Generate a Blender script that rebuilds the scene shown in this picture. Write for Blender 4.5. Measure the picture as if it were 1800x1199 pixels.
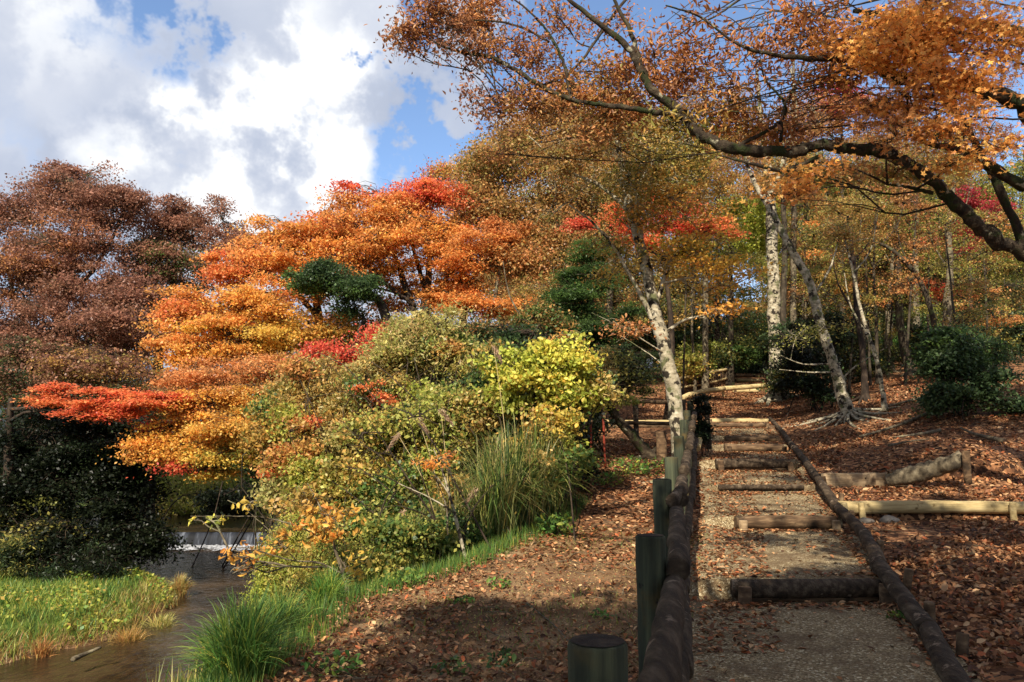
import bpy, math, random
import numpy as np
from mathutils import Vector

for o in list(bpy.data.objects):
    bpy.data.objects.remove(o, do_unlink=True)
SC = bpy.context.scene
COL = SC.collection
R = math.radians

# ---------------------------------------------------------------- camera
FPX = 1287.0                      # focal length in pixels of the 1800 px wide picture
PITCH = R(8.66)
E = 1.47                          # eye height above the near path
cam_d = bpy.data.cameras.new('camera')
cam = bpy.data.objects.new('camera', cam_d)
COL.objects.link(cam)
cam.location = (0, 0, E)
cam.rotation_euler = (R(90) + PITCH, 0, 0)
cam_d.sensor_width = 36
cam_d.lens = 36 * FPX / 1800
cam_d.clip_start = 0.05
cam_d.clip_end = 5000
SC.camera = cam
CP, SP_ = math.cos(PITCH), math.sin(PITCH)

def ray(px, py):
    X = (px - 900) / FPX; Y = -(py - 600) / FPX
    return np.array([X, CP - Y * SP_, SP_ + Y * CP])

def P(px, py, d):
    """world point seen at pixel (px,py) of the photograph, d metres ahead"""
    r = ray(px, py)
    return r * (d / r[1]) + np.array([0, 0, E])

# ---------------------------------------------------------------- light
SUN_EL, SUN_AZ = R(41), R(197)           # azimuth clockwise from +Y: behind the camera, to its left
sx = math.sin(SUN_AZ) * math.cos(SUN_EL); sy = math.cos(SUN_AZ) * math.cos(SUN_EL); sz = math.sin(SUN_EL)
sun_d = bpy.data.lights.new('sun', 'SUN')
sun_d.energy = 5.0; sun_d.angle = R(0.53); sun_d.color = (1.0, 0.90, 0.75)
sun = bpy.data.objects.new('sun', sun_d); COL.objects.link(sun)
sun.rotation_euler = Vector((sx, sy, sz)).to_track_quat('Z', 'Y').to_euler()
SC.view_settings.view_transform = 'Standard'
SC.view_settings.look = 'None'
SC.view_settings.exposure = 0.82
SC.view_settings.gamma = 1
SC.render.engine = 'CYCLES'
SC.cycles.max_bounces = 6
SC.cycles.diffuse_bounces = 3
SC.cycles.glossy_bounces = 3
SC.cycles.transmission_bounces = 4

def nn(nt, typ, **kw):
    n = nt.nodes.new(typ)
    for k, v in kw.items():
        if k == 'ins':
            for kk, vv in v.items():
                n.inputs[kk].default_value = vv
        else:
            setattr(n, k, v)
    return n

def ramp(nt, stops, interp='LINEAR'):
    n = nt.nodes.new('ShaderNodeValToRGB')
    n.color_ramp.interpolation = interp
    el = n.color_ramp.elements
    while len(el) < len(stops): el.new(0.5)
    for e, (p, c) in zip(el, stops):
        e.position = p; e.color = (c[0], c[1], c[2], 1)
    return n

def math_(nt, op, a, b=None, clamp=False):
    n = nt.nodes.new('ShaderNodeMath'); n.operation = op; n.use_clamp = clamp
    for i, v in enumerate((a, b)):
        if v is None: continue
        if isinstance(v, (int, float)): n.inputs[i].default_value = v
        else: nt.links.new(v, n.inputs[i])
    return n.outputs[0]

def maprange(nt, v, a, b, c, d, smooth=True):
    n = nt.nodes.new('ShaderNodeMapRange')
    if smooth: n.interpolation_type = 'SMOOTHSTEP'
    n.inputs[1].default_value = a; n.inputs[2].default_value = b
    n.inputs[3].default_value = c; n.inputs[4].default_value = d
    nt.links.new(v, n.inputs[0]); return n.outputs[0]

W = bpy.data.worlds.new('World'); SC.world = W; W.use_nodes = True
nt = W.node_tree; nt.nodes.clear(); L = nt.links.new
out = nn(nt, 'ShaderNodeOutputWorld')
sky = nn(nt, 'ShaderNodeTexSky', sky_type='NISHITA', sun_disc=False, sun_elevation=SUN_EL, sun_rotation=SUN_AZ)
sky.altitude = 700; sky.dust_density = 0.4; sky.ozone_density = 2.5
bg_sky = nn(nt, 'ShaderNodeBackground'); bg_sky.inputs[1].default_value = 0.135
L(sky.outputs[0], bg_sky.inputs[0])
tc = nn(nt, 'ShaderNodeTexCoord')
def dirdot(px, py):
    r = ray(px, py); r = r / np.linalg.norm(r)
    n = nn(nt, 'ShaderNodeVectorMath', operation='DOT_PRODUCT')
    L(warp, n.inputs[0]); n.inputs[1].default_value = tuple(r); return n.outputs['Value']
def ang(pxr): return math.cos(pxr / FPX)
nz0 = nn(nt, 'ShaderNodeTexNoise', ins={'Scale': 5.0, 'Detail': 6.0, 'Roughness': 0.6}); L(tc.outputs['Generated'], nz0.inputs['Vector'])
sub = nn(nt, 'ShaderNodeVectorMath', operation='SUBTRACT'); L(nz0.outputs['Color'], sub.inputs[0]); sub.inputs[1].default_value = (.5, .5, .5)
scl = nn(nt, 'ShaderNodeVectorMath', operation='SCALE'); L(sub.outputs[0], scl.inputs[0]); scl.inputs['Scale'].default_value = 0.075
addv = nn(nt, 'ShaderNodeVectorMath', operation='ADD'); L(tc.outputs['Generated'], addv.inputs[0]); L(scl.outputs[0], addv.inputs[1])
warp = addv.outputs[0]
nz = nn(nt, 'ShaderNodeTexNoise', ins={'Scale': 4.2, 'Detail': 5.0, 'Roughness': 0.5}); L(warp, nz.inputs['Vector'])
cov = math_(nt, 'ADD', math_(nt, 'MULTIPLY', nz.outputs[0], 0.62), 0.5)
for (px, py, r, s) in [(300, -10, 120, .38), (395, 60, 100, .27), (850, 225, 130, .75), (785, 290, 130, .7),
                       (960, 130, 140, .4), (1180, 130, 200, .36), (1500, 150, 330, .4), (1000, 30, 130, .3), (60, 290, 90, .12)]:
    if r < 0: continue
    m = maprange(nt, dirdot(px, py), ang(r * 1.5), ang(r * 0.25), 0, s)
    cov = math_(nt, 'SUBTRACT', cov, m)
covc = maprange(nt, dirdot(500, 250), ang(700), ang(350), -0.12, 0.0)   # clouds gather in one part of the sky
cov = math_(nt, 'ADD', cov, covc)
for (px, py, r, s) in [(480, 280, 190, .35), (200, 200, 160, .2)]:
    cov = math_(nt, 'ADD', cov, maprange(nt, dirdot(px, py), ang(r), ang(r * .3), 0, s))
mask = maprange(nt, cov, 0.36, 0.80, 0, 1)
br = math_(nt, 'MULTIPLY', nz.outputs[0], 0.0)
nz2 = nn(nt, 'ShaderNodeTexNoise', ins={'Scale': 4.0, 'Detail': 5.0, 'Roughness': 0.48}); L(warp, nz2.inputs['Vector'])
br = maprange(nt, nz2.outputs[0], 0.28, 0.72, 0.05, 0.62, False)
for (px, py, r, s) in [(490, 215, 130, .42), (425, 325, 150, .42), (545, 295, 130, .3), (210, 60, 130, .3), (130, 100, 180, .3), (620, 30, 130, .35), (710, 150, 130, -.3), (240, 250, 110, -.2)]:
    br = math_(nt, 'ADD', br, maprange(nt, dirdot(px, py), ang(r * 1.5), ang(r * .55), 0, s))
crmp = ramp(nt, [(0.0, (.28, .32, .41)), (0.35, (.36, .40, .49)), (0.6, (.46, .49, .56)), (.85, (.60, .62, .655)), (1.0, (.71, .71, .72))])
L(br, crmp.inputs[0])
bg_c = nn(nt, 'ShaderNodeBackground'); L(crmp.outputs[0], bg_c.inputs[0]); bg_c.inputs[1].default_value = 0.88
mixw = nn(nt, 'ShaderNodeMixShader'); L(mask, mixw.inputs[0]); L(bg_sky.outputs[0], mixw.inputs[1]); L(bg_c.outputs[0], mixw.inputs[2])
L(mixw.outputs[0], out.inputs[0])

# ---------------------------------------------------------------- helpers
def lin(c):
    c = np.asarray(c, float) / 255.0
    return np.where(c <= .04045, c / 12.92, ((c + .055) / 1.055) ** 2.4)

def tag(o, label=None, cat=None, group=None, kind=None):
    if label: o['label'] = label
    if cat: o['category'] = cat
    if group: o['group'] = group
    if kind: o['kind'] = kind
    return o

class Buf:
    """collects verts, quads and tris for ONE mesh object"""
    def __init__(s): s.v = []; s.q = []; s.t = []; s.c = []; s.n = 0; s.hascol = False
    def add(s, v, q=None, t=None, col=None):
        v = np.asarray(v, float).reshape(-1, 3)
        if q is not None and len(q): s.q.append(np.asarray(q, int).reshape(-1, 4) + s.n)
        if t is not None and len(t): s.t.append(np.asarray(t, int).reshape(-1, 3) + s.n)
        if col is not None: s.hascol = True; s.c.append(np.asarray(col, float).reshape(-1, 3))
        else: s.c.append(np.ones((len(v), 3)))
        s.v.append(v); s.n += len(v)
    def build(s, name, mat, parent=None, loc=None, smooth=True):
        me = bpy.data.meshes.new(name)
        v = np.concatenate(s.v) if s.v else np.zeros((0, 3))
        org = np.zeros(3)
        if loc is not None: org = np.asarray(loc, float)
        elif parent is not None: org = np.array(parent.matrix_basis.translation)
        v = v - org
        q = np.concatenate(s.q) if s.q else np.zeros((0, 4), int)
        t = np.concatenate(s.t) if s.t else np.zeros((0, 3), int)
        me.vertices.add(len(v)); me.vertices.foreach_set('co', v.astype(np.float32).ravel())
        li = np.concatenate([q.ravel(), t.ravel()]).astype(np.int32)
        me.loops.add(len(li)); me.loops.foreach_set('vertex_index', li)
        me.polygons.add(len(q) + len(t))
        st = np.concatenate([np.arange(len(q)) * 4, len(q) * 4 + np.arange(len(t)) * 3]).astype(np.int32)
        me.polygons.foreach_set('loop_start', st)
        try: me.polygons.foreach_set('loop_total', np.concatenate([np.full(len(q), 4), np.full(len(t), 3)]).astype(np.int32))
        except Exception: pass
        if smooth: me.polygons.foreach_set('use_smooth', np.ones(len(q) + len(t), bool))
        me.update(calc_edges=True)
        if s.hascol:
            a = me.color_attributes.new('Col', 'FLOAT_COLOR', 'POINT')
            c = np.concatenate(s.c); c4 = np.concatenate([c, np.ones((len(c), 1))], 1)
            a.data.foreach_set('color', c4.astype(np.float32).ravel())
        me.materials.append(mat)
        o = bpy.data.objects.new(name, me); COL.objects.link(o)
        if parent is not None: o.parent = parent
        elif loc is not None: o.location = tuple(org)
        return o

def unit(a): return a / (np.linalg.norm(a, axis=-1, keepdims=True) + 1e-9)

def spline(pts, n):
    """Catmull-Rom through pts (k,m) -> (n,m)"""
    pts = np.asarray(pts, float); k = len(pts)
    if k == 2:
        t = np.linspace(0, 1, n)[:, None]; return pts[0] * (1 - t) + pts[1] * t
    q = np.vstack([2 * pts[0] - pts[1], pts, 2 * pts[-1] - pts[-2]])
    t = np.linspace(0, k - 1 - 1e-6, n); i = t.astype(int); f = (t - i)[:, None]
    a, b, c, d = q[i], q[i + 1], q[i + 2], q[i + 3]
    return .5 * ((2 * b) + (-a + c) * f + (2 * a - 5 * b + 4 * c - d) * f ** 2 + (-a + 3 * b - 3 * c + d) * f ** 3)

def tube(buf, pts, rad, sides=8, cap=True, lump=0.0, rng=None, up=None):
    pts = np.asarray(pts, float); n = len(pts); rad = np.broadcast_to(np.asarray(rad, float), (n,))
    tan = unit(np.gradient(pts, axis=0))
    ref = np.array([0, 0, 1.0]) if abs(tan[:, 2]).mean() < .8 else np.array([1.0, .2, 0])
    a = unit(np.cross(tan, ref)); b = np.cross(tan, a)
    th = np.linspace(0, 2 * np.pi, sides, endpoint=False)
    rr = rad[:, None] * np.ones(sides)
    if lump and rng is not None:
        nz_ = rng.normal(0, 1, (n, sides)); 
        for _ in range(2): nz_ = (nz_ + np.roll(nz_, 1, 1) + np.roll(nz_, -1, 1) + np.roll(nz_, 1, 0)) / 2.6
        rr = rr * (1 + lump * nz_)
    ring = pts[:, None] + rr[..., None] * (np.cos(th)[None, :, None] * a[:, None] + np.sin(th)[None, :, None] * b[:, None])
    i = np.arange(n - 1)[:, None] * sides; j = np.arange(sides)[None]; j2 = (j + 1) % sides
    q = np.stack([i + j, i + j2, i + sides + j2, i + sides + j], -1)
    v = ring.reshape(-1, 3); t = []
    if cap:
        v = np.vstack([v, pts[0], pts[-1]]); c0 = n * sides
        for jj in range(sides):
            t.append((c0, (jj + 1) % sides, jj)); t.append((c0 + 1, (n - 1) * sides + jj, (n - 1) * sides + (jj + 1) % sides))
    buf.add(v, q, t)

def twigs(buf, A, B, ra, rb, rng, bend=.12, sides=3):
    """many thin curved twigs at once"""
    A = np.asarray(A, float); B = np.asarray(B, float); N = len(A)
    if N == 0: return
    ra = np.broadcast_to(ra, (N,)); rb = np.broadcast_to(rb, (N,))
    ln = np.linalg.norm(B - A, axis=1)[:, None]
    K = 4; t = np.linspace(0, 1, K)
    off = rng.normal(0, 1, (N, 3)) * ln * bend; off[:, 2] += ln[:, 0] * bend * .7
    pts = A[:, None] * (1 - t)[None, :, None] + B[:, None] * t[None, :, None] + off[:, None] * (np.sin(np.pi * t) ** 1)[None, :, None]
    pts[:, 1:-1] += rng.normal(0, 1, (N, K - 2, 3)) * ln[:, None] * bend * .3
    tan = unit(B - A); ref = np.where(abs(tan[:, 2:3]) > .8, np.array([[1., 0, 0]]), np.array([[0, 0, 1.]]))
    a = unit(np.cross(tan, ref)); b = np.cross(tan, a)
    th = np.linspace(0, 2 * np.pi, sides, endpoint=False)
    rad = ra[:, None] * (1 - t) + rb[:, None] * t
    ring = pts[:, :, None] + rad[:, :, None, None] * (np.cos(th)[None, None, :, None] * a[:, None, None] + np.sin(th)[None, None, :, None] * b[:, None, None])
    base = (np.arange(N) * K * sides)[:, None, None]; i = (np.arange(K - 1) * sides)[None, :, None]; j = np.arange(sides)[None, None]; j2 = (j + 1) % sides
    q = np.stack([base + i + j, base + i + j2, base + i + sides + j2, base + i + sides + j], -1)
    buf.add(ring.reshape(-1, 3), q.reshape(-1, 4))

def leaves(buf, p, size, col, rng, flat=.6, aspect=.62, shape='kite', axis=None):
    """leaf-sized faces at p; col (N,3) linear"""
    N = len(p)
    if N == 0: return
    size = np.broadcast_to(size, (N,))[:, None]
    n = rng.normal(0, 1, (N, 3)) * (1 - flat); n[:, 2] += flat * 1.2
    n = unit(n)
    r = rng.normal(0, 1, (N, 3)) if axis is None else axis + rng.normal(0, .35, (N, 3))
    t = unit(r - (r * n).sum(1, keepdims=True) * n); b = np.cross(n, t)
    if shape == 'kite':
        v = np.stack([p - t * size * .5, p + b * size * aspect * .5 + n * size * .1 - t * size * .05, p + t * size * .5, p - b * size * aspect * .5 + n * size * .1 - t * size * .05], 1)
        q = np.arange(N * 4).reshape(-1, 4)
        buf.add(v.reshape(-1, 3), q, col=np.repeat(col, 4, 0))
    elif shape == 'oval':
        w = aspect * .5
        v = np.stack([p - t * size * .5, p - t * size * .18 + b * size * w * .9 + n * size * .1, p + t * size * .2 + b * size * w * .7 + n * size * .06, p + t * size * .55 - n * size * .1,
                      p + t * size * .2 - b * size * w * .7 + n * size * .06, p - t * size * .18 - b * size * w * .9 + n * size * .1], 1)
        i = (np.arange(N) * 6)[:, None]
        q = np.concatenate([i + [[0, 1, 2, 3]], i + [[0, 3, 4, 5]]], 0)
        buf.add(v.reshape(-1, 3), q, col=np.repeat(col, 6, 0))
    elif shape == 'star':     # five-lobed maple leaf: centre + 5 kite lobes
        vs = [p - t * size * .12]; q = []
        angs = [-2.1, -1.05, 0, 1.05, 2.1]; lens = [.3, .46, .58, .46, .3]
        for a_, l_ in zip(angs, lens):
            d = t * math.cos(a_) + b * math.sin(a_); e = np.cross(n, d)
            vs += [p + d * size * l_ * .45 + e * size * .1, p + d * size * l_ - n * size * .06, p + d * size * l_ * .45 - e * size * .1]
        v = np.stack(vs, 1); i = (np.arange(N) * 16)[:, None]
        q = np.concatenate([i + [[0, 1 + 3 * k, 2 + 3 * k, 3 + 3 * k]] for k in range(5)], 0)
        buf.add(v.reshape(-1, 3), q, col=np.repeat(col, 16, 0))

def blades(buf, base, tip, width, col, rng, K=5, sag=.25):
    """long curved grass blades from base to tip, bulging up"""
    N = len(base)
    t = np.linspace(0, 1, K)
    ln = np.linalg.norm(tip - base, axis=1)
    pts = base[:, None] * (1 - t)[None, :, None] + tip[:, None] * t[None, :, None]
    pts[:, :, 2] += (np.sin(np.pi * t ** .8))[None] * (ln * sag)[:, None]
    dirn = tip - base; dirn[:, 2] = 0; side = np.stack([-dirn[:, 1], dirn[:, 0], rng.normal(0, .1, N)], 1) + rng.normal(0, .02, (N, 3)); side = unit(side)
    ang_ = rng.uniform(-.9, .9, N)[:, None]; side = unit(side * np.cos(ang_) + unit(dirn + 1e-4) * np.sin(ang_))
    w = np.broadcast_to(width, (N,))[:, None] * (1 - t ** 1.6)[None] + .0006
    v = np.stack([pts - side[:, None] * w[..., None] * .5, pts + side[:, None] * w[..., None] * .5], 2)
    b = (np.arange(N) * K * 2)[:, None]; i = (np.arange(K - 1) * 2)[None]
    q = np.stack([b + i, b + i + 1, b + i + 3, b + i + 2], -1)
    buf.add(v.reshape(-1, 3), q.reshape(-1, 4), col=np.repeat(col, K * 2, 0))

# ---------------------------------------------------------------- materials
def mat(name):
    m = bpy.data.materials.new(name); m.use_nodes = True; m.node_tree.nodes.clear(); return m, m.node_tree

def leaf_mat(name, trans=.42, rough=.42, spec=.28, boost=1.25):
    m, t = mat(name); L = t.links.new
    o = nn(t, 'ShaderNodeOutputMaterial'); vc = nn(t, 'ShaderNodeVertexColor', layer_name='Col')
    pr = nn(t, 'ShaderNodeBsdfPrincipled'); L(vc.outputs[0], pr.inputs['Base Color']); pr.inputs['Roughness'].default_value = rough
    pr.inputs['Specular IOR Level'].default_value = spec
    hs = nn(t, 'ShaderNodeHueSaturation'); hs.inputs['Saturation'].default_value = 1.0; hs.inputs['Value'].default_value = boost; L(vc.outputs[0], hs.inputs['Color'])
    tr = nn(t, 'ShaderNodeBsdfTranslucent'); L(hs.outputs[0], tr.inputs[0])
    mx = nn(t, 'ShaderNodeMixShader'); mx.inputs[0].default_value = trans
    L(pr.outputs[0], mx.inputs[1]); L(tr.outputs[0], mx.inputs[2]); L(mx.outputs[0], o.inputs[0]); return m

M_LEAF = leaf_mat('leaf')
M_LITTER = leaf_mat('dry_leaf', .12, .6, .2)
M_GRASS = leaf_mat('grass_blade', .35, .45, .3)

def noise_mat(name, cols, scale=6, stretch=(1, 1, 1), bump=.4, rough=.85, bscale=None, patch=None, detail=6, bdist=.02, spec=.2):
    """bark / wood / soil: noise ramp, optional (colour, scale, lo, hi) patches, bump"""
    m, t = mat(name); L = t.links.new
    o = nn(t, 'ShaderNodeOutputMaterial'); pr = nn(t, 'ShaderNodeBsdfPrincipled'); pr.inputs['Roughness'].default_value = rough
    pr.inputs['Specular IOR Level'].default_value = spec
    tcn = nn(t, 'ShaderNodeTexCoord'); mp = nn(t, 'ShaderNodeMapping'); mp.inputs['Scale'].default_value = stretch; L(tcn.outputs['Object'], mp.inputs[0])
    n1 = nn(t, 'ShaderNodeTexNoise', ins={'Scale': scale, 'Detail': detail, 'Roughness': .62}); L(mp.outputs[0], n1.inputs[0])
    k = len(cols); rp = ramp(t, [(.3 + .42 * i / (k - 1), tuple(lin(c))) for i, c in enumerate(cols)]); L(n1.outputs[0], rp.inputs[0])
    c = rp.outputs[0]
    for (pc, ps, lo, hi) in (patch or []):
        n2 = nn(t, 'ShaderNodeTexNoise', ins={'Scale': ps, 'Detail': 5.0, 'Roughness': .6}); L(tcn.outputs['Object'], n2.inputs[0])
        mr = maprange(t, n2.outputs[0], lo, hi, 0, 1); mx = nn(t, 'ShaderNodeMix', data_type='RGBA'); L(mr, mx.inputs[0]); L(c, mx.inputs[6])
        mx.inputs[7].default_value = (*lin(pc), 1); c = mx.outputs[2]
    L(c, pr.inputs['Base Color'])
    n3 = nn(t, 'ShaderNodeTexNoise', ins={'Scale': bscale or scale * 2, 'Detail': 8.0, 'Roughness': .7}); L(mp.outputs[0], n3.inputs[0])
    bp = nn(t, 'ShaderNodeBump'); bp.inputs['Strength'].default_value = bump; bp.inputs['Distance'].default_value = bdist; L(n3.outputs[0], bp.inputs['Height']); L(bp.outputs[0], pr.inputs['Normal'])
    L(pr.outputs[0], o.inputs[0]); return m

B_PALE = noise_mat('pale_bark', [(56, 49, 38), (98, 88, 70), (140, 130, 106)], 9, (1, 1, .6), .6, patch=[((62, 55, 44), 5, .56, .62), ((120, 122, 84), 3.3, .58, .7)], bdist=.03)
B_SPOT = noise_mat('white_spotted_bark', [(96, 88, 70), (156, 146, 122), (198, 190, 166)], 7, (1, 1, 1.8), .6, patch=[((44, 38, 30), 6, .52, .57), ((92, 94, 62), 3.5, .55, .66)], bdist=.02)
B_GREY = noise_mat('grey_bark', [(34, 29, 23), (62, 54, 43), (92, 82, 66)], 8, (1, 1, .5), .6, patch=[((84, 92, 56), 3, .55, .7)])
B_DARK = noise_mat('dark_bark', [(26, 21, 17), (52, 42, 33), (80, 68, 54)], 8, (1, 1, .5), .7)
B_MOSS = noise_mat('mossy_bark', [(30, 24, 18), (58, 48, 36), (110, 98, 76)], 8, (1, 1, 1), 1.0, patch=[((42, 48, 22), 4, .5, .6), ((150, 144, 120), 6, .6, .68)], bdist=.04)
W_GREEN = noise_mat('green_stained_wood', [(34, 36, 29), (56, 60, 46), (88, 92, 68)], 4, (3.5, 3.5, .22), .8, patch=[((84, 72, 44), 3, .52, .7), ((24, 24, 22), 7, .62, .68)])
W_DARK = noise_mat('dark_weathered_log', [(34, 27, 20), (66, 54, 41), (106, 92, 74)], 9, (1.6, .4, 1.6), 1.0, patch=[((124, 108, 90), 8, .6, .66)], bdist=.03)
W_BROWN = noise_mat('brown_weathered_log', [(48, 36, 26), (92, 72, 52), (140, 116, 86)], 5, (.5, 3, 3), .5, patch=[((50, 40, 30), 4, .55, .7)])
W_PALE = noise_mat('pale_debarked_log', [(130, 112, 76), (176, 156, 110), (202, 184, 138)], 3, (.6, 5, 5), .25, patch=[((110, 92, 58), 6, .6, .72)])
W_PLANK = noise_mat('grey_tan_plank', [(112, 92, 68), (150, 128, 98), (176, 154, 122)], 4, (.5, 5, 5), .3, patch=[((90, 72, 54), 4, .58, .7)])
W_TOP = noise_mat('weathered_post_top', [(24, 20, 18), (46, 38, 32), (70, 60, 50)], 18, (1, 1, 1), .8)
W_END = noise_mat('sawn_end', [(60, 46, 34), (110, 90, 66), (140, 118, 88)], 20, (1, 1, 1), .3)
M_ROCK = noise_mat('stone', [(90, 84, 76), (130, 122, 110), (160, 152, 138)], 5, (1, 1, 1), .6)
M_RED = noise_mat('rusty_red_paint', [(86, 30, 20), (120, 46, 30), (140, 70, 44)], 12, (1, 1, 1), .3, rough=.6)
M_CONC = noise_mat('wet_concrete', [(40, 42, 46), (66, 68, 72), (92, 92, 94)], 4, (1, 1, 1), .4, rough=.5)
M_HILL = noise_mat('haze_tinted_forest', [(50, 58, 74), (64, 72, 90), (80, 86, 102)], .02, (1, 1, 1), .6, bscale=.05, bdist=8)  # slate blue paints the haze of distance into the forest colour

# ---------------------------------------------------------------- terrain
STEPS = [(7.4, .05, .25), (10.9, .38, .55), (13.0, .80, .90), (14.9, 1.12, 1.33), (18.5, 1.47, 1.66), (20.4, 1.75, 1.91), (23.0, 2.25, 2.38), (24.1, 2.42, 2.55),
         (35.0, 4.3, 4.46), (37.0, 4.75, 4.9), (39.0, 5.2, 5.35), (41.0, 5.65, 5.8)]
ST_Y = [-30.]; ST_Z = [-.15]
for (y, a, b) in STEPS: ST_Y += [y - .02, y + .02]; ST_Z += [a, b]
ST_Y += [60., 2000]; ST_Z += [8.2, 8.2]
ZS_Y = [-30., 0, 6] + [s[0] for s in STEPS] + [60., 2000]
ZS_Z = [-.15, 0, .03] + [(s[1] + s[2]) / 2 for s in STEPS] + [8.2, 8.2]
XC = ([-30, 0, 4.7, 7.4, 11, 15, 18.5, 23, 35, 42, 60, 2000], [-6, .7, 1.98, 2.82, 3.95, 4.9, 6.0, 7.1, 11.4, 13.7, 19, 19])
HW = ([0, 7.4, 11, 15, 24, 36, 60], [.92, .88, .85, .85, .9, 1.0, 1.0])
XB = ([-30, 0, 4.7, 7, 8.3, 11, 15, 20, 27, 34, 60, 2000], [-3, -1.7, -1.75, -1.6, -.6, .75, 1.7, .9, -.8, -.5, 0, 0])
XL = ([-30, 10, 14.4, 16.5, 17.8, 20, 22.8, 26, 34, 50, 2000], [-11, -10.6, -10.0, -9.7, -9.0, -9.2, -9.7, -12.4, -17.5, -26, -26])
KR = ([0, 8, 14, 20, 30, 60, 2000], [.0, .0, .03, .27, .22, .1, 0])
WATER = -2.73; WATER2 = -2.12
def xc(y): return np.interp(y, *XC)
def sstep(a, b, x):
    t = np.clip((x - a) / (b - a), 0, 1); return t * t * (3 - 2 * t)
_rs = np.random.default_rng(3)
_wv = [(_rs.uniform(.25, 3.2), _rs.uniform(0, 6.28), _rs.uniform(0, 6.28)) for _ in range(26)]
def bumps(x, y):
    z = 0
    for (k, a, ph) in _wv: z = z + np.sin(k * (x * math.cos(a) + y * math.sin(a)) + ph) * (.5 / k ** .9)
    return z / 6
def H(x, y):
    x = np.asarray(x, float); y = np.asarray(y, float)
    zs = np.interp(y, ZS_Y, ZS_Z); u = x - xc(y); hw = np.interp(y, *HW)
    m = (1 - sstep(hw, hw + .12, u)) * sstep(-hw - .55, -hw + .12, u)
    z = zs * (1 - m) + np.interp(y, ST_Y, ST_Z) * m
    bp = bumps(x, y)
    z = z + np.interp(y, *KR) * 6.5 * np.tanh(np.maximum(0, u - 1.4) / 6.5) + bp * .12 * (1 - m) * sstep(1.0, 2.5, abs(u)) + bp * .02
    z = z + .06 * sstep(hw + .05, hw + .5, u) * (y > 2)
    z = z - (u > 1.0) * (.16 * np.exp(-np.abs(13.38 - y) / .7) * (y < 13.38) + .10 * np.exp(-np.abs(11.3 - y) / .7) * (y < 11.3)) * sstep(1.0, 1.3, u)
    z = z + .38 * np.exp(-((x - 8.6) / 1.3) ** 2 - ((y - 14.2) / 1.2) ** 2)
    t = np.interp(y, *XB) - x
    drop = np.where(t > 0, .78 * t - .25 * (1 - np.exp(-t * 2.0)), 0)
    zr = np.maximum(z - drop + bp * .25 * sstep(0, 2, t), -3.3)
    xl = np.interp(y, *XL) + bumps(x * 0 + 3, y * 1.7) * .6
    s = xl - x
    zl = np.where(s > 0, WATER - .05 + np.minimum(.35 * s, .5) + .05 * s + bp * .15, WATER - .3 + .3 * s)
    zl = np.minimum(zl, 1.5)
    z = np.where(t > 0, np.maximum(zr, np.maximum(zl, -3.3)), z)
    up = WATER2 - .25 + .16 * (y - 42 + .25 * (x + 12))
    z = np.where((t > 6) & (y > 38), np.maximum(z, np.minimum(up, 3.5)), z)
    return z
def Hs(x, y): return float(H(x, y))
def G(px, d):
    """ground point in picture column px, d metres ahead"""
    x = (px - 900) / FPX * d * 1.01
    return np.array([x, d, Hs(x, d)])

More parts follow.
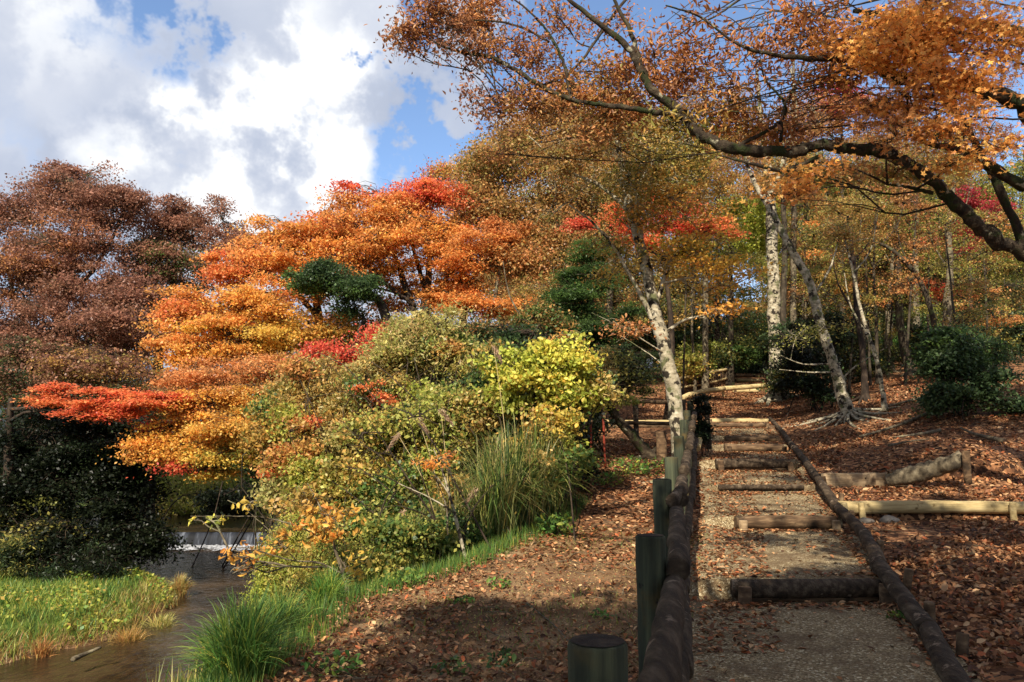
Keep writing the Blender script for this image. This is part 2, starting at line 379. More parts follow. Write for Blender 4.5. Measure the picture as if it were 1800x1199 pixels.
def ground_mat():
    m, t = mat('forest_floor'); L = t.links.new
    o = nn(t, 'ShaderNodeOutputMaterial'); pr = nn(t, 'ShaderNodeBsdfPrincipled'); pr.inputs['Roughness'].default_value = .9; pr.inputs['Specular IOR Level'].default_value = .15
    tcn = nn(t, 'ShaderNodeTexCoord'); vc = nn(t, 'ShaderNodeVertexColor', layer_name='Col')
    # dead leaves
    wn = nn(t, 'ShaderNodeTexNoise', ins={'Scale': 9.0, 'Detail': 3.0}); L(tcn.outputs['Object'], wn.inputs[0])
    wa = nn(t, 'ShaderNodeVectorMath', operation='SCALE'); L(wn.outputs['Color'], wa.inputs[0]); wa.inputs['Scale'].default_value = .12
    wb = nn(t, 'ShaderNodeVectorMath', operation='ADD'); L(tcn.outputs['Object'], wb.inputs[0]); L(wa.outputs[0], wb.inputs[1])
    vo = nn(t, 'ShaderNodeTexVoronoi', ins={'Scale': 17.0, 'Randomness': 1.0}); L(wb.outputs[0], vo.inputs[0])
    sp = nn(t, 'ShaderNodeSeparateColor'); L(vo.outputs['Color'], sp.inputs[0])
    lr = ramp(t, [(0, lin((40, 27, 19))), (.3, lin((74, 49, 33))), (.55, lin((110, 74, 49))), (.8, lin((146, 102, 68))), (1, lin((184, 140, 98)))]); L(sp.outputs[0], lr.inputs[0])
    # soil
    n1 = nn(t, 'ShaderNodeTexNoise', ins={'Scale': 1.3, 'Detail': 9.0, 'Roughness': .7}); L(tcn.outputs['Object'], n1.inputs[0])
    n2 = nn(t, 'ShaderNodeTexNoise', ins={'Scale': 60.0, 'Detail': 4.0, 'Roughness': .7}); L(tcn.outputs['Object'], n2.inputs[0])
    sr = ramp(t, [(.3, lin((78, 56, 38))), (.5, lin((124, 95, 66))), (.7, lin((156, 132, 98)))]); L(n1.outputs[0], sr.inputs[0])
    pr2 = maprange(t, n2.outputs[0], .3, .75, .55, 1.45); sm = nn(t, 'ShaderNodeVectorMath', operation='SCALE'); L(sr.outputs[0], sm.inputs[0]); L(pr2, sm.inputs['Scale'])
    # grassy green
    gr = ramp(t, [(.3, lin((44, 56, 24))), (.55, lin((74, 90, 36))), (.75, lin((110, 118, 54)))]); L(n1.outputs[0], gr.inputs[0])
    sc = nn(t, 'ShaderNodeSeparateColor'); L(vc.outputs[0], sc.inputs[0])
    def mix(f, a, b):
        x = nn(t, 'ShaderNodeMix', data_type='RGBA'); L(f, x.inputs[0]); L(a, x.inputs[6]); L(b, x.inputs[7]); return x.outputs[2]
    nm = nn(t, 'ShaderNodeTexNoise', ins={'Scale': 2.2, 'Detail': 6.0, 'Roughness': .7}); L(tcn.outputs['Object'], nm.inputs[0])
    fa = math_(t, 'ADD', math_(t, 'MULTIPLY', sc.outputs[0], 1.0), math_(t, 'MULTIPLY', math_(t, 'SUBTRACT', nm.outputs[0], .5), 1.6)); fa = maprange(t, fa, .35, .65, 0, 1)
    fb = math_(t, 'ADD', sc.outputs[1], math_(t, 'MULTIPLY', math_(t, 'SUBTRACT', nm.outputs[0], .5), .8)); fb = maprange(t, fb, .4, .6, 0, 1)
    c = mix(fb, mix(fa, sm.outputs[0], lr.outputs[0]), gr.outputs[0]); L(c, pr.inputs['Base Color'])
    h = math_(t, 'ADD', math_(t, 'MULTIPLY', vo.outputs['Distance'], .6), n2.outputs[0])
    bp = nn(t, 'ShaderNodeBump'); bp.inputs['Strength'].default_value = .7; bp.inputs['Distance'].default_value = .03; L(h, bp.inputs['Height']); L(bp.outputs[0], pr.inputs['Normal'])
    L(pr.outputs[0], o.inputs[0]); return m

def gravel_mat():
    m, t = mat('gravel'); L = t.links.new
    o = nn(t, 'ShaderNodeOutputMaterial'); pr = nn(t, 'ShaderNodeBsdfPrincipled'); pr.inputs['Roughness'].default_value = .9; pr.inputs['Specular IOR Level'].default_value = .2
    tcn = nn(t, 'ShaderNodeTexCoord')
    vo = nn(t, 'ShaderNodeTexVoronoi', ins={'Scale': 75.0}); L(tcn.outputs['Object'], vo.inputs[0]); sp = nn(t, 'ShaderNodeSeparateColor'); L(vo.outputs['Color'], sp.inputs[0])
    r1 = ramp(t, [(0, lin((84, 69, 47))), (.5, lin((126, 108, 78))), (.85, lin((158, 141, 106))), (1, lin((206, 194, 162)))]); L(sp.outputs[0], r1.inputs[0])
    n1 = nn(t, 'ShaderNodeTexNoise', ins={'Scale': 1.8, 'Detail': 8.0, 'Roughness': .65}); L(tcn.outputs['Object'], n1.inputs[0])
    f = maprange(t, n1.outputs[0], .46, .64, 0, .8); mx = nn(t, 'ShaderNodeMix', data_type='RGBA'); L(f, mx.inputs[0]); L(r1.outputs[0], mx.inputs[6]); mx.inputs[7].default_value = (*lin((96, 78, 56)), 1)
    L(mx.outputs[2], pr.inputs['Base Color'])
    bp = nn(t, 'ShaderNodeBump'); bp.inputs['Strength'].default_value = .8; bp.inputs['Distance'].default_value = .015; bp.invert = True; L(vo.outputs['Distance'], bp.inputs['Height']); L(bp.outputs[0], pr.inputs['Normal'])
    L(pr.outputs[0], o.inputs[0]); return m

def seg(a, b, st): return list(np.arange(a, b, st))
vy = seg(-14, 0, 1) + seg(0, 4, .3) + seg(4, 26, .11) + seg(26, 46, .3) + seg(46, 80, 1.2) + [80, 100, 140, 200, 300, 500, 900, 1600]
for s in STEPS: vy += [s[0] - .02, s[0] + .02]
vy += [13.36, 13.4, 11.28, 11.32]
vy = np.array(sorted(set(round(v, 3) for v in vy)))
uu = [-900, -500, -300, -150, -90, -60] + seg(-45, -18, 1.0) + seg(-18, -7, .35) + seg(-7, 6, .11) + seg(6, 20, .5) + [20, 26, 36, 60, 100, 200, 400, 900]
uu = np.array(uu)
YY, UU = np.meshgrid(vy, uu, indexing='ij'); XX = xc(YY) + UU; ZZ = H(XX, YY)
ny, nx = YY.shape
i = np.arange(ny - 1)[:, None] * nx; j = np.arange(nx - 1)[None]
Q = np.stack([i + j, i + j + 1, i + nx + j + 1, i + nx + j], -1).reshape(-1, 4)
TB = np.interp(YY, *XB) - XX
litter = np.where(UU > .9, 1.0, .42) ; litter = np.where(UU < -.7, .22 + .63 * sstep(8, 13.5, YY), litter); litter = np.where((YY > 12) & (UU > -.7), np.maximum(litter, .85), litter)
litter = np.where(TB > .3, .2, litter)
green = np.where(TB > -.1, .62, 0.0) + np.where((TB > -.9) & (TB <= -.1), .25, 0); green = np.where((ZZ < WATER + .15) & (TB > 2), .15, green)
green = np.where((XX > 30) | (YY > 70), .7, green)
b = Buf(); b.add(np.stack([XX, YY, ZZ], -1).reshape(-1, 3), Q, col=np.stack([litter, green, green * 0], -1).reshape(-1, 3))
M_GROUND = ground_mat()
tag(b.build('ground', M_GROUND), kind='structure')

# gravel path: the same surface 4 mm higher
um = np.linspace(-1.25, 1.0, 21); pyv = vy[(vy > -10) & (vy < 24.3)]
b = Buf(); PY, PU = np.meshgrid(pyv, um, indexing='ij')
hwv = np.interp(PY, *HW); PX = xc(PY) + PU * (hwv / .92) + .05 * np.sin(PY * 2.1 + PU) * (PU > .9); PZ = H(PX, PY) + .005
n1 = PY.shape[1]; i = np.arange(PY.shape[0] - 1)[:, None] * n1; j = np.arange(n1 - 1)[None]
b.add(np.stack([PX, PY, PZ], -1).reshape(-1, 3), np.stack([i + j, i + j + 1, i + n1 + j + 1, i + n1 + j], -1).reshape(-1, 4))
tag(b.build('path', gravel_mat()), kind='structure')

# water
def water_mat():
    m, t = mat('river_water'); L = t.links.new
    o = nn(t, 'ShaderNodeOutputMaterial'); pr = nn(t, 'ShaderNodeBsdfPrincipled'); pr.inputs['Roughness'].default_value = .08
    pr.inputs['IOR'].default_value = 1.33; pr.inputs['Specular IOR Level'].default_value = .4
    tcn = nn(t, 'ShaderNodeTexCoord'); n0 = nn(t, 'ShaderNodeTexNoise', ins={'Scale': .8, 'Detail': 5.0}); L(tcn.outputs['Object'], n0.inputs[0])
    r = ramp(t, [(.35, lin((36, 27, 18))), (.55, lin((58, 45, 31))), (.7, lin((76, 60, 42)))]); L(n0.outputs[0], r.inputs[0]); L(r.outputs[0], pr.inputs['Base Color'])
    mp = nn(t, 'ShaderNodeMapping'); mp.inputs['Scale'].default_value = (1, .55, 1); L(tcn.outputs['Object'], mp.inputs[0])
    n1 = nn(t, 'ShaderNodeTexNoise', ins={'Scale': 5.5, 'Detail': 5.0, 'Roughness': .6, 'Distortion': .6}); L(mp.outputs[0], n1.inputs[0])
    bp = nn(t, 'ShaderNodeBump'); bp.inputs['Strength'].default_value = .55; bp.inputs['Distance'].default_value = .05; L(n1.outputs[0], bp.inputs['Height']); L(bp.outputs[0], pr.inputs['Normal'])
    L(pr.outputs[0], o.inputs[0]); return m
M_WATER = water_mat()
def sheet(name, x0, x1, y0, y1, z, m):
    b = Buf(); X, Y = np.meshgrid(np.linspace(x0, x1, 12), np.linspace(y0, y1, 12)); i = np.arange(11)[:, None] * 12; j = np.arange(11)[None]
    b.add(np.stack([X, Y, X * 0 + z], -1).reshape(-1, 3), np.stack([i + j, i + j + 1, i + 13 + j, i + 12 + j], -1).reshape(-1, 4)); return b.build(name, m)
tag(sheet('river', -24, -1, -8, 34.3, WATER, M_WATER), kind='structure')
tag(sheet('upper_pool_water', -30, -1, 34.34, 52, WATER2, M_WATER), kind='structure')

# distant ridge
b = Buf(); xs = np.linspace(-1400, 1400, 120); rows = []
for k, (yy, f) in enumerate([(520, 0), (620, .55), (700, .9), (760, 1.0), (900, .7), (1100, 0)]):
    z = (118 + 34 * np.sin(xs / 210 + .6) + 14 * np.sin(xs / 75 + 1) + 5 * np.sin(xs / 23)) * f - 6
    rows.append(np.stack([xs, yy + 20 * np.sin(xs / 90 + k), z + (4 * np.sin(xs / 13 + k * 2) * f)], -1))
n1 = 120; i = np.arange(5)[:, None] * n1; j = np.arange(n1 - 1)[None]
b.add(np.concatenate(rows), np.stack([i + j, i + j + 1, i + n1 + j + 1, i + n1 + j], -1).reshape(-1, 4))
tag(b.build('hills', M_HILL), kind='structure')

# ---------------------------------------------------------------- palettes (sRGB of the leaves themselves; shade is mixed into verydark)
PAL = {
 'orange': [(238, 154, 72), (242, 168, 78), (232, 134, 64), (238, 180, 86), (206, 136, 64), (186, 130, 60), (230, 162, 72)],
 'redorange': [(234, 126, 70), (240, 142, 76), (222, 106, 64), (238, 156, 80), (208, 122, 60)],
 'red': [(222, 82, 60), (230, 100, 68), (204, 66, 52), (234, 124, 78), (212, 96, 56)],
 'crimson': [(176, 52, 60), (196, 64, 66), (138, 44, 48)],
 'yelloworange': [(240, 170, 60), (244, 188, 74), (232, 146, 54), (226, 176, 66), (208, 156, 60)],
 'yellow': [(240, 200, 74), (232, 188, 66), (218, 180, 66), (202, 174, 66)],
 'gold': [(206, 160, 74), (186, 144, 62), (218, 172, 84), (156, 128, 56), (136, 128, 56)],
 'tanorange': [(224, 150, 80), (208, 132, 70), (228, 164, 92), (184, 118, 64)],
 'brown': [(160, 110, 88), (142, 96, 76), (176, 122, 94), (124, 86, 68), (152, 108, 78)],
 'rust': [(188, 122, 68), (204, 138, 74), (160, 102, 60), (214, 154, 84), (138, 90, 58)],
 'olivebrown': [(184, 140, 76), (164, 124, 64), (200, 152, 82), (160, 146, 74), (136, 108, 60), (190, 124, 66)],
 'olive': [(156, 150, 66), (132, 134, 58), (178, 162, 74), (112, 116, 52)],
 'lime': [(178, 184, 62), (158, 170, 56), (198, 192, 70), (136, 152, 52)],
 'brightyellow': [(212, 208, 78), (224, 212, 84), (194, 200, 72), (170, 182, 66), (226, 194, 74)],
 'yellowgreen': [(176, 180, 78), (154, 162, 66), (196, 184, 84), (128, 140, 58), (188, 160, 76)],
 'palefeather': [(190, 182, 110), (170, 166, 92), (204, 182, 112), (156, 158, 82), (196, 158, 100)],
 'green': [(70, 98, 44), (86, 116, 50), (58, 84, 40), (104, 130, 58)],
 'brightgreen': [(86, 136, 56), (104, 152, 62), (72, 118, 50), (124, 160, 70)],
 'darkgreen': [(58, 80, 48), (72, 94, 52), (48, 66, 42), (86, 106, 60)],
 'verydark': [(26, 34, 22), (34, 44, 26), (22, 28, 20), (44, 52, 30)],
 'litter': [(152, 104, 68), (180, 126, 82), (112, 74, 50), (196, 146, 100), (82, 54, 38), (212, 172, 126), (170, 94, 56), (130, 90, 60), (66, 46, 34), (96, 66, 46)],
 'amber': [(240, 176, 78), (246, 192, 92), (226, 150, 66), (206, 134, 60), (236, 162, 70)],
}
def pick(pal, n, rng, clump=None):
    if isinstance(pal, str): pal = [(pal, 1)]
    k = rng.choice(len(pal), n, p=np.array([w for _, w in pal]) / sum(w for _, w in pal)) if n else np.zeros(0, int)
    out = np.zeros((n, 3))
    for a, (nm, _) in enumerate(pal):
        c = lin(PAL[nm]); g = c.mean(1, keepdims=True); k_ = 0 if nm == 'litter' else .08; c = c * (1 - k_) + g * k_; s = k == a
        out[s] = c[rng.integers(0, len(c), s.sum())]
    return out

def mixpal(pal, n_cl, per, rng):
    """clump-coherent leaf colours"""
    base = pick(pal, n_cl, rng) * rng.uniform(.8, 1.15, (n_cl, 1))
    c = np.repeat(base, per, 0); o = pick(pal, len(c), rng)
    f = rng.uniform(0, .65, (len(c), 1)); c = c * (1 - f) + o * f
    return np.clip(c * rng.uniform(.78, 1.2, (len(c), 1)), 0, .95)

LEAVES = 0
def crown_fill(buf, wood, c, rad, pal, ncl, per, rng, leaf, cr=.45, cf=.45, flat=.5, shape='kite', aspect=.62, anchors=None, twr=.006, shell=.5, twigfrac=1.0):
    """one foliage mass: ncl clumps of `per` leaves in the ellipsoid c, rad"""
    global LEAVES
    ns = max(4, int(ncl ** .62))                      # boughs inside the mass, each a smaller uneven cluster
    d = unit(rng.normal(0, 1, (ns, 3))); r = rng.uniform(.1, 1, ns) ** shell
    sc = c + d * r[:, None] * rad * 1.02; sr = rng.uniform(.16, .42, ns)[:, None] * (rad ** .8) * np.cbrt(rad.prod()) ** .2 * [1.15, 1.15, .85]
    pw = sr.prod(1) ** .45; k = rng.choice(ns, ncl, p=pw / pw.sum())
    e_ = unit(rng.normal(0, 1, (ncl, 3))) * (rng.uniform(0, 1, ncl) ** .45)[:, None]
    cc = sc[k] + e_ * sr[k] * 1.15
    sz = cr * rng.uniform(.55, 1.4, ncl)
    off = rng.normal(0, 1, (ncl * per, 3)) * .55; off[:, 2] *= cf
    off *= np.repeat(sz, per)[:, None]
    # let sprays droop outward
    out_ = (off[:, :2] ** 2).sum(1); off[:, 2] -= out_ * .25
    p = np.repeat(cc, per, 0) + off
    col = mixpal(pal, ncl, per, rng)
    leaves(buf, p, leaf * rng.uniform(.65, 1.35, len(p)), col, rng, flat, aspect, shape)
    LEAVES += len(p)
    if wood is not None and anchors is not None and len(anchors):
        k = rng.random(ncl) < twigfrac
        t = cc[k]; dist = ((t[:, None] - anchors[None]) ** 2).sum(-1); a = anchors[dist.argmin(1)]
        twigs(wood, a, t, twr * 1.8, twr * .5, rng)
        # second order twigs into the clump
        m = k.sum() * 2; t2 = np.repeat(t, 2, 0); e = t2 + rng.normal(0, .6, (m, 3)) * cr * [1, 1, cf + .2]
        twigs(wood, np.repeat(a * .35 + t * .65, 2, 0), e, twr * .8, twr * .3, rng)

def conv(pt):
    """(px,py,d,r) -> world point, radius in m"""
    return np.append(P(pt[0], pt[1], pt[2]), pt[3])

def limb_line(a, b, rng, n=9, wob=.06, rise=.15):
    ln = np.linalg.norm(b - a); m1 = a + (b - a) * .35 + rng.normal(0, wob, 3) * ln + [0, 0, rise * ln * .4]; m2 = a + (b - a) * .7 + rng.normal(0, wob, 3) * ln + [0, 0, rise * ln * .4]
    return spline([a, m1, m2, b], n)

def tree(name, label, cat, trunk=None, blobs=(), limbs=(), bark=B_GREY, leaf=.1, group=None, seed=0, world=False, base=None, base_r=.15, cr=.45, cf=.45, flat=.5,
         shape='kite', aspect=.62, twr=.006, sides=10, autolimb=True, lmat=None, stems=0, shell=.5, twigfrac=1.0, roots=0, limb_r=None, wob=.06):
    """trunk: [(px,py,d,r)...] first point set on the ground. blobs: (px,py,d,rx,ry,pal,ncl,per[,rz])"""
    rng = np.random.default_rng(seed + 17)
    if trunk:
        tw = np.array([conv(p) if not world else np.array(p, float) for p in trunk])
        x, y = tw[0, :2]; tw[0, 2] = Hs(x, y) - .12
    else:
        bx, by = base; tw = None; x, y = bx, by
    root = bpy.data.objects.new(name, None); COL.objects.link(root); root.location = (x, y, Hs(x, y)); root.empty_display_size = .3
    tag(root, label, cat, group)
    wood = Buf(); anchors = []
    if tw is not None:
        nseg = max(14, 6 * len(tw)); sp = spline(tw, nseg); rr = np.maximum(sp[:, 3], .004).copy()
        rr[:3] *= [1.5, 1.2, 1.06]
        sp[1:, :3] += rng.normal(0, 1, (nseg - 1, 3)) * rr[1:, None] * .08
        tube(wood, sp[:, :3], rr, sides, lump=.07, rng=rng); tl = sp
        anchors.append(sp[nseg // 3:, :3])
    else:
        tl = np.array([[x, y, Hs(x, y), base_r]])
    for lm in limbs:
        lw = np.array([conv(p) if not world else np.array(p, float) for p in lm]); sp = spline(lw, max(12, 7 * len(lw)))
        sp[1:-1, :3] += rng.normal(0, 1, (len(sp) - 2, 3)) * np.maximum(sp[1:-1, 3:], .01) * .15
        tube(wood, sp[:, :3], np.maximum(sp[:, 3], .004), 8, lump=.1, rng=rng); anchors.append(sp[:, :3])
        tl = np.vstack([tl, sp])
    if roots and tw is not None:
        r0 = tw[0, 3]
        for k in range(roots):
            a = rng.uniform(0, 6.28); l_ = rng.uniform(3, 8 if roots < 15 else 15) * r0; pts = []
            for s in np.linspace(0, 1, 7):
                xx = x + math.cos(a + s * .5) * l_ * s; yy = y + math.sin(a + s * .5) * l_ * s
                pts.append([xx, yy, Hs(xx, yy) + r0 * (1.5 * (1 - s) ** 3) + .015 - .05 * s])
            tube(wood, pts, np.linspace(r0 * (.45 if roots < 15 else .26), .012, 7), 6)
    bufc = Buf()
    for k in range(stems):
        a = rng.uniform(0, 6.28); 
    for bl in blobs:
        px, py, d, rx, ry, pal, ncl, per = bl[:8]
        if world: c = np.array([px, py, d]); rad = np.array([rx, rx if len(bl) < 9 else bl[8], ry])
        else:
            c = P(px, py, d); rad = np.array([rx * d / FPX, (rx * d / FPX * .75) if len(bl) < 9 else bl[8], ry * d / FPX * (1.25 if ry < 25 else 1.05)])
        an = []
        if tw is not None and autolimb:
            low = tl[tl[:, 2] < max(c[2] - .1 * rad[2], tl[:, 2].min() + .5)]
            if len(low) == 0: low = tl
            cost = np.linalg.norm(low[:, :3] - c, axis=1); s = low[cost.argmin()]
            ln = limb_line(s[:3], c, rng, wob=wob); r0 = min(s[3] * .6, .02 + .014 * np.linalg.norm(c - s[:3])) if limb_r is None else limb_r
            tube(wood, ln, np.linspace(max(r0, .012), .008, len(ln)), 6); an.append(ln[3:])
            for q in range(5):
                e = c + unit(rng.normal(0, 1, 3)) * rad * .75; s2 = ln[rng.integers(3, len(ln))]; l2 = limb_line(s2, e, rng, 7, .08, .05)
                tube(wood, l2, np.linspace(max(r0 * .45, .008), .005, 7), 5, cap=False); an.append(l2[1:])
        elif tw is None:
            for q in range(max(3, stems)):
                s = np.array([x, y, 0]) + np.append(rng.normal(0, base_r, 2), 0); s[2] = Hs(s[0], s[1]) - .05; e = c + unit(rng.normal(0, 1, 3)) * rad * .7
                l2 = limb_line(s, e, rng, 9, .07, .25); tube(wood, l2, np.linspace(twr * 2.6, twr, 9), 5, cap=False); an.append(l2[3:])
        else: an = anchors
        an = np.concatenate(an) if an else None
        crown_fill(bufc, wood, c, rad, pal, ncl, per, rng, leaf, cr, cf, flat, shape, aspect, an, twr, shell, twigfrac)
        if ncl >= 26:                      # stray boughs break the outline of each mass
            for q in range(3):
                dd = unit(rng.normal(0, 1, 3)); c2 = c + dd * rad * rng.uniform(.85, 1.25); r2 = rad * rng.uniform(.22, .5, 3)
                crown_fill(bufc, wood, c2, r2, pal, max(4, int(ncl * .13)), per, rng, leaf * rng.uniform(.8, 1.2), cr * .8, cf, flat, shape, aspect, an, twr, shell, 1.0)
    if wood.n: wood.build('trunk' if (tw is not None) else 'stems', bark, root)
    if bufc.n: bufc.build('crown' if (tw is not None) else 'foliage', lmat or M_LEAF, root, smooth=False)
    return root

# ---------------------------------------------------------------- timber: steps, fences, logs
def new_thing(name, loc, label, cat, group=None):
    o = bpy.data.objects.new(name, None); COL.objects.link(o); o.location = tuple(loc); o.empty_display_size = .2
    return tag(o, label, cat, group)

def log(name, a, b_, r0, r1, m, parent, rng, sides=14, lump=.06, n=14, bow=.01, flat=1.0):
    bf = Buf(); a = np.array(a, float); b_ = np.array(b_, float); t = np.linspace(0, 1, n)[:, None]
    pts = a * (1 - t) + b_ * t; ln = np.linalg.norm(b_ - a)
    pts += np.sin(np.pi * t) * rng.normal(0, 1, 3) * bow * ln + rng.normal(0, .004, (n, 3))
    pts = np.vstack([pts[0] - (pts[1] - pts[0]) * .02, pts, pts[-1] + (pts[-1] - pts[-2]) * .02])
    rr = np.linspace(r0, r1, n + 2) * (1 + rng.normal(0, .02, n + 2)); rr[0] *= .82; rr[-1] *= .82
    tube(bf, pts, rr, sides, lump=lump, rng=rng)
    return bf.build(name, m, parent)

def post(name, x, y, z0, z1, r, m, parent, rng, lean=0.01, n=9):
    bf = Buf(); zz = np.concatenate([np.linspace(z0, z1 - .012, n), [z1 - .003, z1]]); lx, ly = rng.normal(0, lean, 2)
    pts = np.stack([x + lx * (zz - z0), y + ly * (zz - z0), zz], -1); rr = np.full(len(zz), r) * (1 + rng.normal(0, .01, len(zz))); rr[-2] *= .97; rr[-1] *= .93
    tube(bf, pts, rr, 22, lump=.028, rng=rng); return bf.build(name, m, parent)

rg = np.random.default_rng(5)
def XP(px, d): return (px - 900) / FPX * d
step_spec = [  # d, px left, px right, radius, material, label
 (7.4, 1268, 1520, .088, W_DARK, 'dark-fronted log step nearest the camera across the gravel path'),
 (10.9, 1280, 1450, .095, W_BROWN, 'sunlit brown log step with a square stake at each end, second up the path'),
 (13.0, 1255, 1400, .045, W_DARK, 'low half-buried log step between the sunlit second step and the shaded plank steps'),
 (14.9, 1252, 1380, .10, W_DARK, 'broad shaded timber step, lowest of the close-set flight on the path'),
 (18.5, 1268, 1370, .10, W_BROWN, 'middle timber step of the close-set flight, in shade'),
 (20.4, 1270, 1362, .09, W_BROWN, 'small upper timber step of the close-set flight, just below the pale terrace log'),
 (23.0, 1245, 1345, .08, W_BROWN, 'brown log step directly under the pale terrace log'),
 (24.1, 1240, 1350, .09, W_PALE, 'pale yellow log closing the flight of steps at the leafy terrace'),
 (35.0, 1288, 1336, .09, W_PALE, 'pale log step, lowest of the far flight beside the big white trunk'),
 (37.0, 1290, 1340, .09, W_BROWN, 'second log step of the far flight at the top of the path'),
 (39.0, 1290, 1342, .09, W_PALE, 'third log step of the far flight at the top of the path'),
 (41.0, 1288, 1340, .09, W_BROWN, 'topmost and farthest log step of the path'),
]
for k, (d, pl, pr_, r, m, lab) in enumerate(step_spec):
    x0, x1 = XP(pl, d), XP(pr_, d); zt = STEPS[k][2]; zb = STEPS[k][1]; y = d - .02 - r * .6
    o = new_thing('log_step', ((x0 + x1) / 2, y, zb), lab, 'step', 'timber steps up the path')
    log('log', (x0, y, zt - r + .02), (x1, y, zt - r + .02), r, r * .95, m, o, rg, bow=.004)
    if zt - zb > .17: log('kick_board', (x0 + .05, y + .03, zb + .04), (x1 - .05, y + .03, zb + .04), .055, .055, W_BROWN, o, rg, n=8, bow=.002)
    if r > .06:
        for xs_ in (x0 + .07, x1 - .04):
            post('stake', xs_, y - r - .035, zb - .2, zt - .01 + rg.uniform(-.03, .02), .06, W_PLANK if k in (1,) else W_BROWN, o, rg, .03, 5)

# log edging on the right of the path
edge = [(1720, 1260, 3.6), (1600, 1100, 5.9), (1525, 1010, 7.6), (1460, 905, 11.2), (1425, 855, 13.6), (1392, 808, 17.5), (1352, 752, 24.0)]
ept = []
for (px, py, d) in edge:
    x = XP(px, d); ept.append([x, d, max(Hs(x, d), float(np.interp(d, ZS_Y, ZS_Z))) + .07])
ept = np.array(ept)
labs = ['dark bark-covered edging log in the bottom right corner of the path', 'knotty dark edging log beside the nearest dark step',
        'long dark edging log between the nearest step and the sunlit second step', 'grey edging log at the left end of the grey plank',
        'thin edging log beside the shaded flight of steps', 'last edging log running up to the pale terrace log']
for k in range(len(ept) - 1):
    a, c = ept[k], ept[k + 1]; o = new_thing('edging_log', a, labs[k], 'log', 'edging logs along the right of the path')
    log('log', a + [0, 0, 0], c + (c - a) * .02 + [.0, 0, .01], .082 - .002 * k, .074 - .002 * k, W_DARK, o, rg, lump=.05, n=16, bow=.012)
    if k < 5:
        for f in (.25, .8):
            p = a * (1 - f) + c * f; post('stake', p[0] + .12, p[1], p[2] - .3, p[2] + .09, .04, W_BROWN, o, rg, .1, 5)

# near fence along the left of the path
FP = [(1050, 1128, 1.87), (1143, 942, 3.7), (1163.5, 843, 5.8), (1180, 804, 8.0), (1193, 767, 10.1), (1202, 739, 12.4), (1207, 722, 14.6), (1213, 706, 17.0)]
fence = new_thing('post_and_rail_fence', (XP(1143, 3.7), 3.7, 0), 'round-post fence with dark log rails running uphill along the left of the gravel path', 'fence')
fps = []
for (px, py, d) in FP:
    p = P(px, py, d); fps.append(p); po = post('post', p[0], p[1], Hs(p[0], p[1]) - .25, p[2], .072, W_GREEN, fence, rg, .0, 12)
    bf = Buf(); th_ = np.linspace(0, 2 * np.pi, 24, endpoint=False); rr_ = .066 * (1 + rg.normal(0, .015, 24)); v_ = np.stack([p[0] + rr_ * np.cos(th_), p[1] + rr_ * np.sin(th_), np.full(24, p[2] + .003)], -1); v_ = np.vstack([v_, [p[0], p[1], p[2] + .009]]); bf.add(v_, None, [(24, i_, (i_ + 1) % 24) for i_ in range(24)]); eg = bf.build('end_grain', W_TOP, None, loc=p); eg.parent = po; eg.matrix_parent_inverse = po.matrix_basis.inverted(); eg.location = tuple(p - np.array([XP(1143, 3.7), 3.7, 0]))
fps = np.array(fps)
for k in range(len(fps) - 1):
    a, c = fps[k].copy(), fps[k + 1].copy(); dr = (c - a); 
    if k == 0: a = a - dr * .12
    off = np.array([.118, 0, 0]); ga, gc = Hs(a[0], a[1]), Hs(c[0], c[1])
    za, zc = fps[k][2] - .15, fps[k + 1][2] - .2
    log('rail', (a[0] + off[0], a[1] - .08, za - .0), (c[0] + off[0], c[1] + .02, zc - .03), .056, .054, W_DARK, fence, rg, sides=20, lump=.012, n=16, bow=.002)
    log('rail', (a[0] + off[0] + .01, a[1] - .06, ga + .42), (c[0] + off[0] + .01, c[1] + .03, gc + .45), .05, .048, W_DARK, fence, rg, sides=16, lump=.012, n=12, bow=.003)
for k in (3,):
    p = fps[2]; log('bracket_log', (p[0] + .03, p[1] - .16, p[2] - .16), (p[0] + .19, p[1] + .12, p[2] - .08), .05, .045, W_DARK, fence, rg)

def cross_fence(name, posts, label, r, rails, mp, mr, slats=None, h=None):
    o = new_thing(name, P(*posts[0][:3]), label, 'fence'); tops = []
    for (px, py, d) in posts:
        p = P(px, py, d); tops.append(p); post('post', p[0], p[1], Hs(p[0], p[1]) - .2 if h is None else p[2] - h, p[2], r, mp, o, rg, .01, 6)
    for drop, rr in rails:
        for k in range(len(tops) - 1):
            a, c = tops[k], tops[k + 1]; log('rail', a - [0, .06, drop], c - [0, .06, drop], rr, rr, mr, o, rg, n=8)
    if slats:
        a, c, n = slats; a = P(*a); c = P(*c)
        for f in np.linspace(0, 1, n):
            p = a * (1 - f) + c * f; post('slat', p[0], p[1], p[2] - .55, p[2], .02, W_BROWN, o, rg, .01, 4)
    return o
cross_fence('log_fence', [(1030, 704, 19.5), (1117, 702, 19), (1198, 703, 18.6)], 'dark two-rail fence crossing behind the leaning pale trunk, left of the path', .07, [(.06, .055), (.62, .05)], W_DARK, W_BROWN, h=1.3)
cross_fence('log_fence', [(1197, 697, 29.5), (1214, 690, 30), (1271, 680, 32.5), (1352, 674, 33.6)], 'low fence with one pale yellow rail climbing to the big white trunk', .06, [(.1, .11)], W_PALE, W_PALE, h=.9)
cross_fence('slatted_fence', [(1180, 668, 33), (1230, 659, 34.5), (1276, 648, 36)], 'slatted rail fence half hidden in brush left of the far steps', .06, [(.06, .07), (.5, .05)], W_DARK, W_PALE, slats=((1238, 660, 34.6), (1272, 654, 35.8), 12), h=.9)

